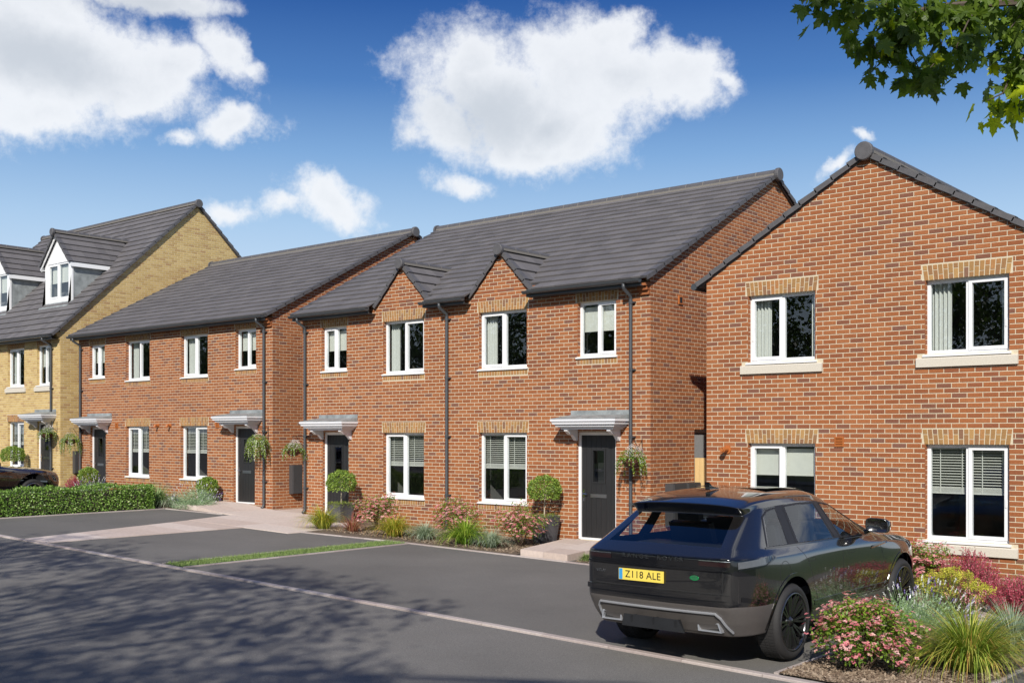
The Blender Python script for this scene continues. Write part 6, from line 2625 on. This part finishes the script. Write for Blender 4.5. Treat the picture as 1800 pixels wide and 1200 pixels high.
# hedge
hz0 = .02
hg = thing('clipped_hedge', 'low clipped green hedge along the left parking bay', 'hedge', (-24.75, 11.5, G(-24.7)))
m = MB()
m.box(-25.0, -24.52, 5.2, 15.05, G(-24.7) + .05, G(-24.7) + .50)
m.build('twigs', 'bark', hg)
lf = MB()
for i in range(21000):
    y = P.uniform(5.0, 15.2)
    fce = P.random()
    bulge = .04 * math.sin(y * 2.3) + .03 * math.sin(y * 5.1 + 1)
    zt = G(-24.7) + .585 + .03 * math.sin(y * 3.7) + .02 * math.sin(y * 9)
    if fce < .55:
        p = Vector((-24.46 + bulge * .6 + P.gauss(0, .022), y, P.uniform(G(-24.7) + .02, zt)))
        n = Vector((1, 0, .1))
    elif fce < .92:
        p = Vector((P.uniform(-25.05, -24.44), y, zt + P.gauss(0, .022)))
        n = Vector((0, 0, 1))
    else:
        p = Vector((P.uniform(-25.05, -24.44), 15.13 + P.gauss(0, .03), P.uniform(G(-24.7), zt)))
        n = Vector((0, 1, 0))
    # clumps with deeper gaps between
    if math.sin(y * 13 + p.z * 9) * math.sin(p.z * 17 + y * 5) < -.6 and P.random() < .4:
        continue
    leaf_add(lf, p, (n * .5 + rnd_dir(P)).normalized(), (n + rnd_dir(P) * .7).normalized(), P.uniform(.035, .062), P.uniform(.026, .04), P.random() ** 1.3)
lf.build('foliage', 'hedge_leaf', hg, kind='stuff')
ORG[0] = Vector((0, 0, 0))

# turf in the dividing strip
tf = MB()
for i in range(9000):
    x, y = P.uniform(-15.69, -15.14), P.uniform(9.93, 14.82)
    blade_add(tf, (x, y, G(x) + .018), P.uniform(0, 6.28), P.uniform(0, .5), P.uniform(.022, .05), .004, P.random(), 1.0, 2)
o = tf.build('turf_strip', 'turf')
o['kind'] = 'stuff'

# bark chips over the beds
ch = MB()


def chip(x, y, z):
    d = rnd_dir(P)
    d.z *= .35
    d.normalize()
    n = (Vector((0, 0, 1)) + rnd_dir(P) * .5).normalized()
    s = d.cross(n).normalized()
    L, W_ = P.uniform(.012, .038), P.uniform(.006, .018)
    p = Vector((x, y, z + P.uniform(0, .012)))
    q = [p + d * L + s * W_, p - d * L + s * W_ * .6, p - d * L - s * W_, p + d * L - s * W_ * .8]
    i = len(ch.v)
    ch.v += [tuple(v) for v in q] + [tuple(v - n * .005) for v in q]
    ch.t += [P.random()] * 8
    ch.f += [(i, i + 1, i + 2, i + 3), (i, i + 4, i + 5, i + 1), (i + 1, i + 5, i + 6, i + 2), (i + 2, i + 6, i + 7, i + 3), (i + 3, i + 7, i + 4, i)]


for i in range(16000):
    y = 9.95 + 6.7 * P.random() ** 1.6
    chip_x = P.uniform(-4.95, -3.36)
    chip(chip_x, y, G(chip_x) + .034)
for i in range(2500):
    x = P.uniform(-9.5, -5.1)
    chip(x, P.uniform(15.15, 16.7), G(x) + .034)
for i in range(6000):
    x = P.uniform(-17.9, -12.75)
    chip(x, P.uniform(15.08, 17.1), G(x) + .032)
for i in range(500):
    x = P.uniform(-11.35, -9.9)
    chip(x, P.uniform(15.12, 15.6), G(x) + .028)
o = ch.build('bark_chips', 'bark_mulch')
o['kind'] = 'stuff'


# ------------------------------------------------------------------ trees
def crown_leaves(mb, centres, n_per, rad_, L, rr):
    rad_ *= 1.45
    L *= 1.12 if L < .15 else 1
    n_per = int(n_per * .74) if L < .15 else n_per
    for c, s in centres:
        for i in range(n_per):
            p = Vector(c) + rnd_dir(rr) * (rr.random() ** .4) * rad_ * s
            leaf_add(mb, p, (rnd_dir(rr) + Vector((0, 0, -.4))).normalized(), (Vector((0, 0, 1)) + rnd_dir(rr)).normalized(), L * rr.uniform(.7, 1.3), L * rr.uniform(.7, 1.1), rr.random() * .85)


def street_tree(label, x, y, h, cr, cz, seed, n_cl=95, n_per=70, centre=None, L=.13, avoid=None):
    rr = random.Random(seed)
    z = G(x) - .05
    o = thing('street_tree', label, 'tree', (x, y, z), 'trees standing across the street')
    cx, cy = centre or (x, y)
    tr = MB()
    top = Vector((x + (cx - x) * .15, y + (cy - y) * .15, z + cz * .62))
    tr.tube([(x, y, z), (x + .03, y, z + cz * .2), (x - .02, y + .02, z + cz * .42), top], [.19, .16, .135, .12], 12)
    tr.build('trunk', 'bark', o)
    lb, cl = MB(), []
    for i in range(n_cl):
        d = rnd_dir(rr, -.45)
        q = rr.random() ** .45
        c = Vector((cx + d.x * cr * q, cy + d.y * cr * q, z + cz + d.z * (h - cz) * q))
        if avoid and avoid(c):
            continue
        cl.append((c, rr.uniform(.6, 1.25)))
        if i % 3 == 0:
            mid = top.lerp(c, .5) + Vector((0, 0, .3))
            lb.tube([top, mid, c], [.06, .035, .012], 5)
    lb.build('limbs', 'bark', o)
    lf = MB()
    crown_leaves(lf, cl, n_per, .55, L, rr)
    lf.build('crown', 'leaf_green', o, kind='stuff')
    ORG[0] = Vector((0, 0, 0))
    return o


street_tree('street tree standing behind the camera to the left', -14.0, -3.6, 9.2, 3.4, 7.0, 3, 62, 75, centre=(-13.0, -2.2))
street_tree('street tree standing behind the camera in the middle', -7.5, -4.6, 9.6, 3.9, 7.2, 8, 74, 75, centre=(-6.6, -2.3))
protos = [street_tree('dense tree in the row across the street behind the viewer', -24 + 6 * i, -14, 10.2, 3.9, 5.2, 40 + i, 95, 70, L=.22) for i in range(3)]
for i, x in enumerate([-102, -96, -90, -84, -78, -72, -66, -60, -54, -48, -42, -36, -30, -6, 0, 7, 14]):
    o = copy_tree(protos[i % 3])
    o.location = (x, -13.5 - (i % 2) * 1.6, G(x) - .05)
    o.rotation_euler = (0, 0, 1.3 * i)

# maple whose low branch hangs into the picture
mt = thing('maple_tree', 'maple tree leaning in from the right, low leafy branch against the sky', 'tree', (2.6, 2.4, G(2.6)))
m = MB()
m.tube([(2.6, 2.4, G(2.6) - .1), (2.56, 2.42, 1.2), (2.45, 2.5, 2.6), (2.35, 2.55, 4.2), (2.3, 2.4, 6.2)], [.17, .145, .13, .11, .07], 12)
m.build('trunk', 'bark', mt)
TW = [
    [(2.35, 2.55, 4.2), (0.9, 3.4, 4.45), (-.35, 4.2, 4.32), (-1.21, 4.62, 4.18), (-1.39, 4.46, 4.16), (-1.53, 4.34, 4.15), (-1.57, 4.23, 4.1), (-1.64, 4.12, 4.04)],
    [(-1.57, 4.23, 4.1), (-1.64, 4.11, 4.13), (-1.72, 3.98, 4.15), (-1.78, 3.87, 4.14), (-1.82, 3.83, 4.09)],
    [(-1.53, 4.34, 4.15), (-1.51, 4.42, 4.07), (-1.52, 4.41, 3.97), (-1.54, 4.33, 3.9)],
    [(-1.39, 4.46, 4.16), (-1.39, 4.33, 4.05), (-1.42, 4.30, 3.96), (-1.41, 4.31, 3.9)],
    [(-1.64, 4.12, 4.04), (-1.67, 4.09, 3.99), (-1.64, 4.11, 3.91)],
    [(-1.57, 4.23, 4.1), (-1.57, 4.17, 4.01), (-1.55, 4.19, 3.93), (-1.51, 4.22, 3.83)],
    [(-.35, 4.2, 4.32), (-.9, 4.75, 4.2), (-1.19, 4.75, 4.08), (-1.26, 4.69, 4.01), (-1.32, 4.64, 3.92), (-1.34, 4.61, 3.84), (-1.39, 4.57, 3.81)],
    [(-1.32, 4.64, 3.92), (-1.32, 4.64, 3.99), (-1.37, 4.60, 4.08), (-1.39, 4.58, 4.15)],
    [(-1.21, 4.62, 4.18), (-1.27, 4.56, 4.11), (-1.31, 4.53, 4.04)],
    [(-1.26, 4.69, 4.01), (-1.29, 4.67, 3.85), (-1.30, 4.66, 3.77)],
    [(-1.72, 3.98, 4.15), (-1.71, 4.0, 4.08), (-1.68, 4.03, 4.03)],
]
br = MB()
for i, t in enumerate(TW):
    n = len(t)
    r0 = .045 if i == 0 else (.022 if i == 6 else .006)
    br.tube(t, [max(.002, r0 * (1 - .93 * (k / (n - 1)) ** .6)) for k in range(n)], 6)
br.build('branch', 'bark', mt)


def maple_shape(s=1.0):
    """five-lobed toothed leaf in the local x-y plane, stalk at the origin, pointing along +y"""
    half = [(0, 0), (.10, .02), (.30, -.06), (.24, .06), (.42, .10), (.30, .20), (.46, .34), (.58, .50), (.40, .48), (.34, .58), (.20, .46), (.17, .60), (.20, .74), (.10, .78), (0, 1.0)]
    pts = half + [(-x, y) for x, y in half[-2:0:-1]]
    cen = (0, .28)
    vs = [(cen[0] * s, cen[1] * s, .03 * s)] + [(x * s, y * s, -.16 * s * abs(x) - .10 * s * (y - .3) ** 2) for x, y in pts]
    n = len(pts)
    return vs, [(0, 1 + i, 1 + (i + 1) % n) for i in range(n)]


lv, lfc = maple_shape()
lmesh = []
for k in range(10):
    me = bpy.data.meshes.new('leaf')
    rk = random.Random(k)
    me.from_pydata([(x + rk.uniform(-.02, .02), y + rk.uniform(-.02, .02), z + rk.uniform(-.03, .05)) for x, y, z in lv], [], lfc)
    at = me.attributes.new('tone', 'FLOAT', 'POINT')
    at.data.foreach_set('value', [(k / 9 * .72) if k < 8 else (.85 + .15 * (k - 8))] * len(lv))
    me.materials.append(MATS['maple_leaf'])
    lmesh.append(me)
rr = random.Random(12)
spots = []
for i, t in enumerate(TW):
    lo = 3 if i == 0 else (2 if i == 6 else 0)
    for a, b in zip(t[lo:-1], t[lo + 1:]):
        a, b = Vector(a), Vector(b)
        L = (b - a).length
        for k in range(max(2, int(L / .0058))):
            spots.append(a.lerp(b, rr.random()) + rnd_dir(rr) * .09 * rr.random() ** .7 + Vector((0, 0, -.02)))
for a, b, n_ in ((TW[0][0], TW[0][1], 150), (TW[0][1], TW[0][2], 190), (TW[0][2], TW[0][3], 70), (TW[6][0], TW[6][1], 60), (TW[6][1], TW[6][2], 30)):
    a, b = Vector(a), Vector(b)
    for k in range(n_):
        spots.append(a.lerp(b, rr.random()) + rnd_dir(rr) * (.30 if n_ > 100 else .12) * rr.random() ** .6)
rest = MB()
LEAF_N = 0
for p in spots:
    s = rr.uniform(.045, .085)
    down = (Vector((0, 0, -1)) + rnd_dir(rr) * .75).normalized()
    nrm = (rnd_dir(rr) + Vector((0, 0, .6))).normalized()
    sd_ = down.cross(nrm).normalized()
    nrm = sd_.cross(down).normalized()
    M = Matrix((sd_ * s, down * s, nrm * s)).transposed().to_4x4()
    M.translation = p
    k = rr.randrange(8) if rr.random() < .93 else rr.randrange(8, 10)
    if p.y > 4.55 and p.z < 3.9 and rr.random() < .6:
        k = 9
    if LEAF_N < 298 and in_view(p)[0]:
        o = bpy.data.objects.new('leaf', lmesh[k])
        COL.objects.link(o)
        o.parent = mt
        o.matrix_local = Matrix.Translation(-mt.location) @ M
        LEAF_N += 1
    else:
        rest.add([tuple(M @ v.co) for v in lmesh[k].vertices], lfc, [0, .1, .2, .3, .4, .5, .6, .7, .85, 1][k])
rest.build('leaves', 'maple_leaf', mt, kind='stuff')
# its crown, above and behind the camera
cl = []
for i in range(64):
    d = rnd_dir(rr, -.5)
    q = rr.random() ** .45
    c = Vector((-2.0 + d.x * 3.3 * q, -5.0 + d.y * 2.6 * q, 7.6 + d.z * 1.6 * q))
    cl.append((c, rr.uniform(.6, 1.2)))
lb = MB()
for i in range(0, len(cl), 3):
    c = cl[i][0]
    lb.tube([(2.3, 2.4, 6.0), Vector((2.3, 2.4, 6.0)).lerp(c, .5) + Vector((0, 0, .3)), c], [.05, .03, .01], 5)
lb.build('limbs', 'bark', mt)
lf = MB()
crown_leaves(lf, cl, 70, .55, .12, rr)
lf.build('crown', 'leaf_green', mt, kind='stuff')
ORG[0] = Vector((0, 0, 0))
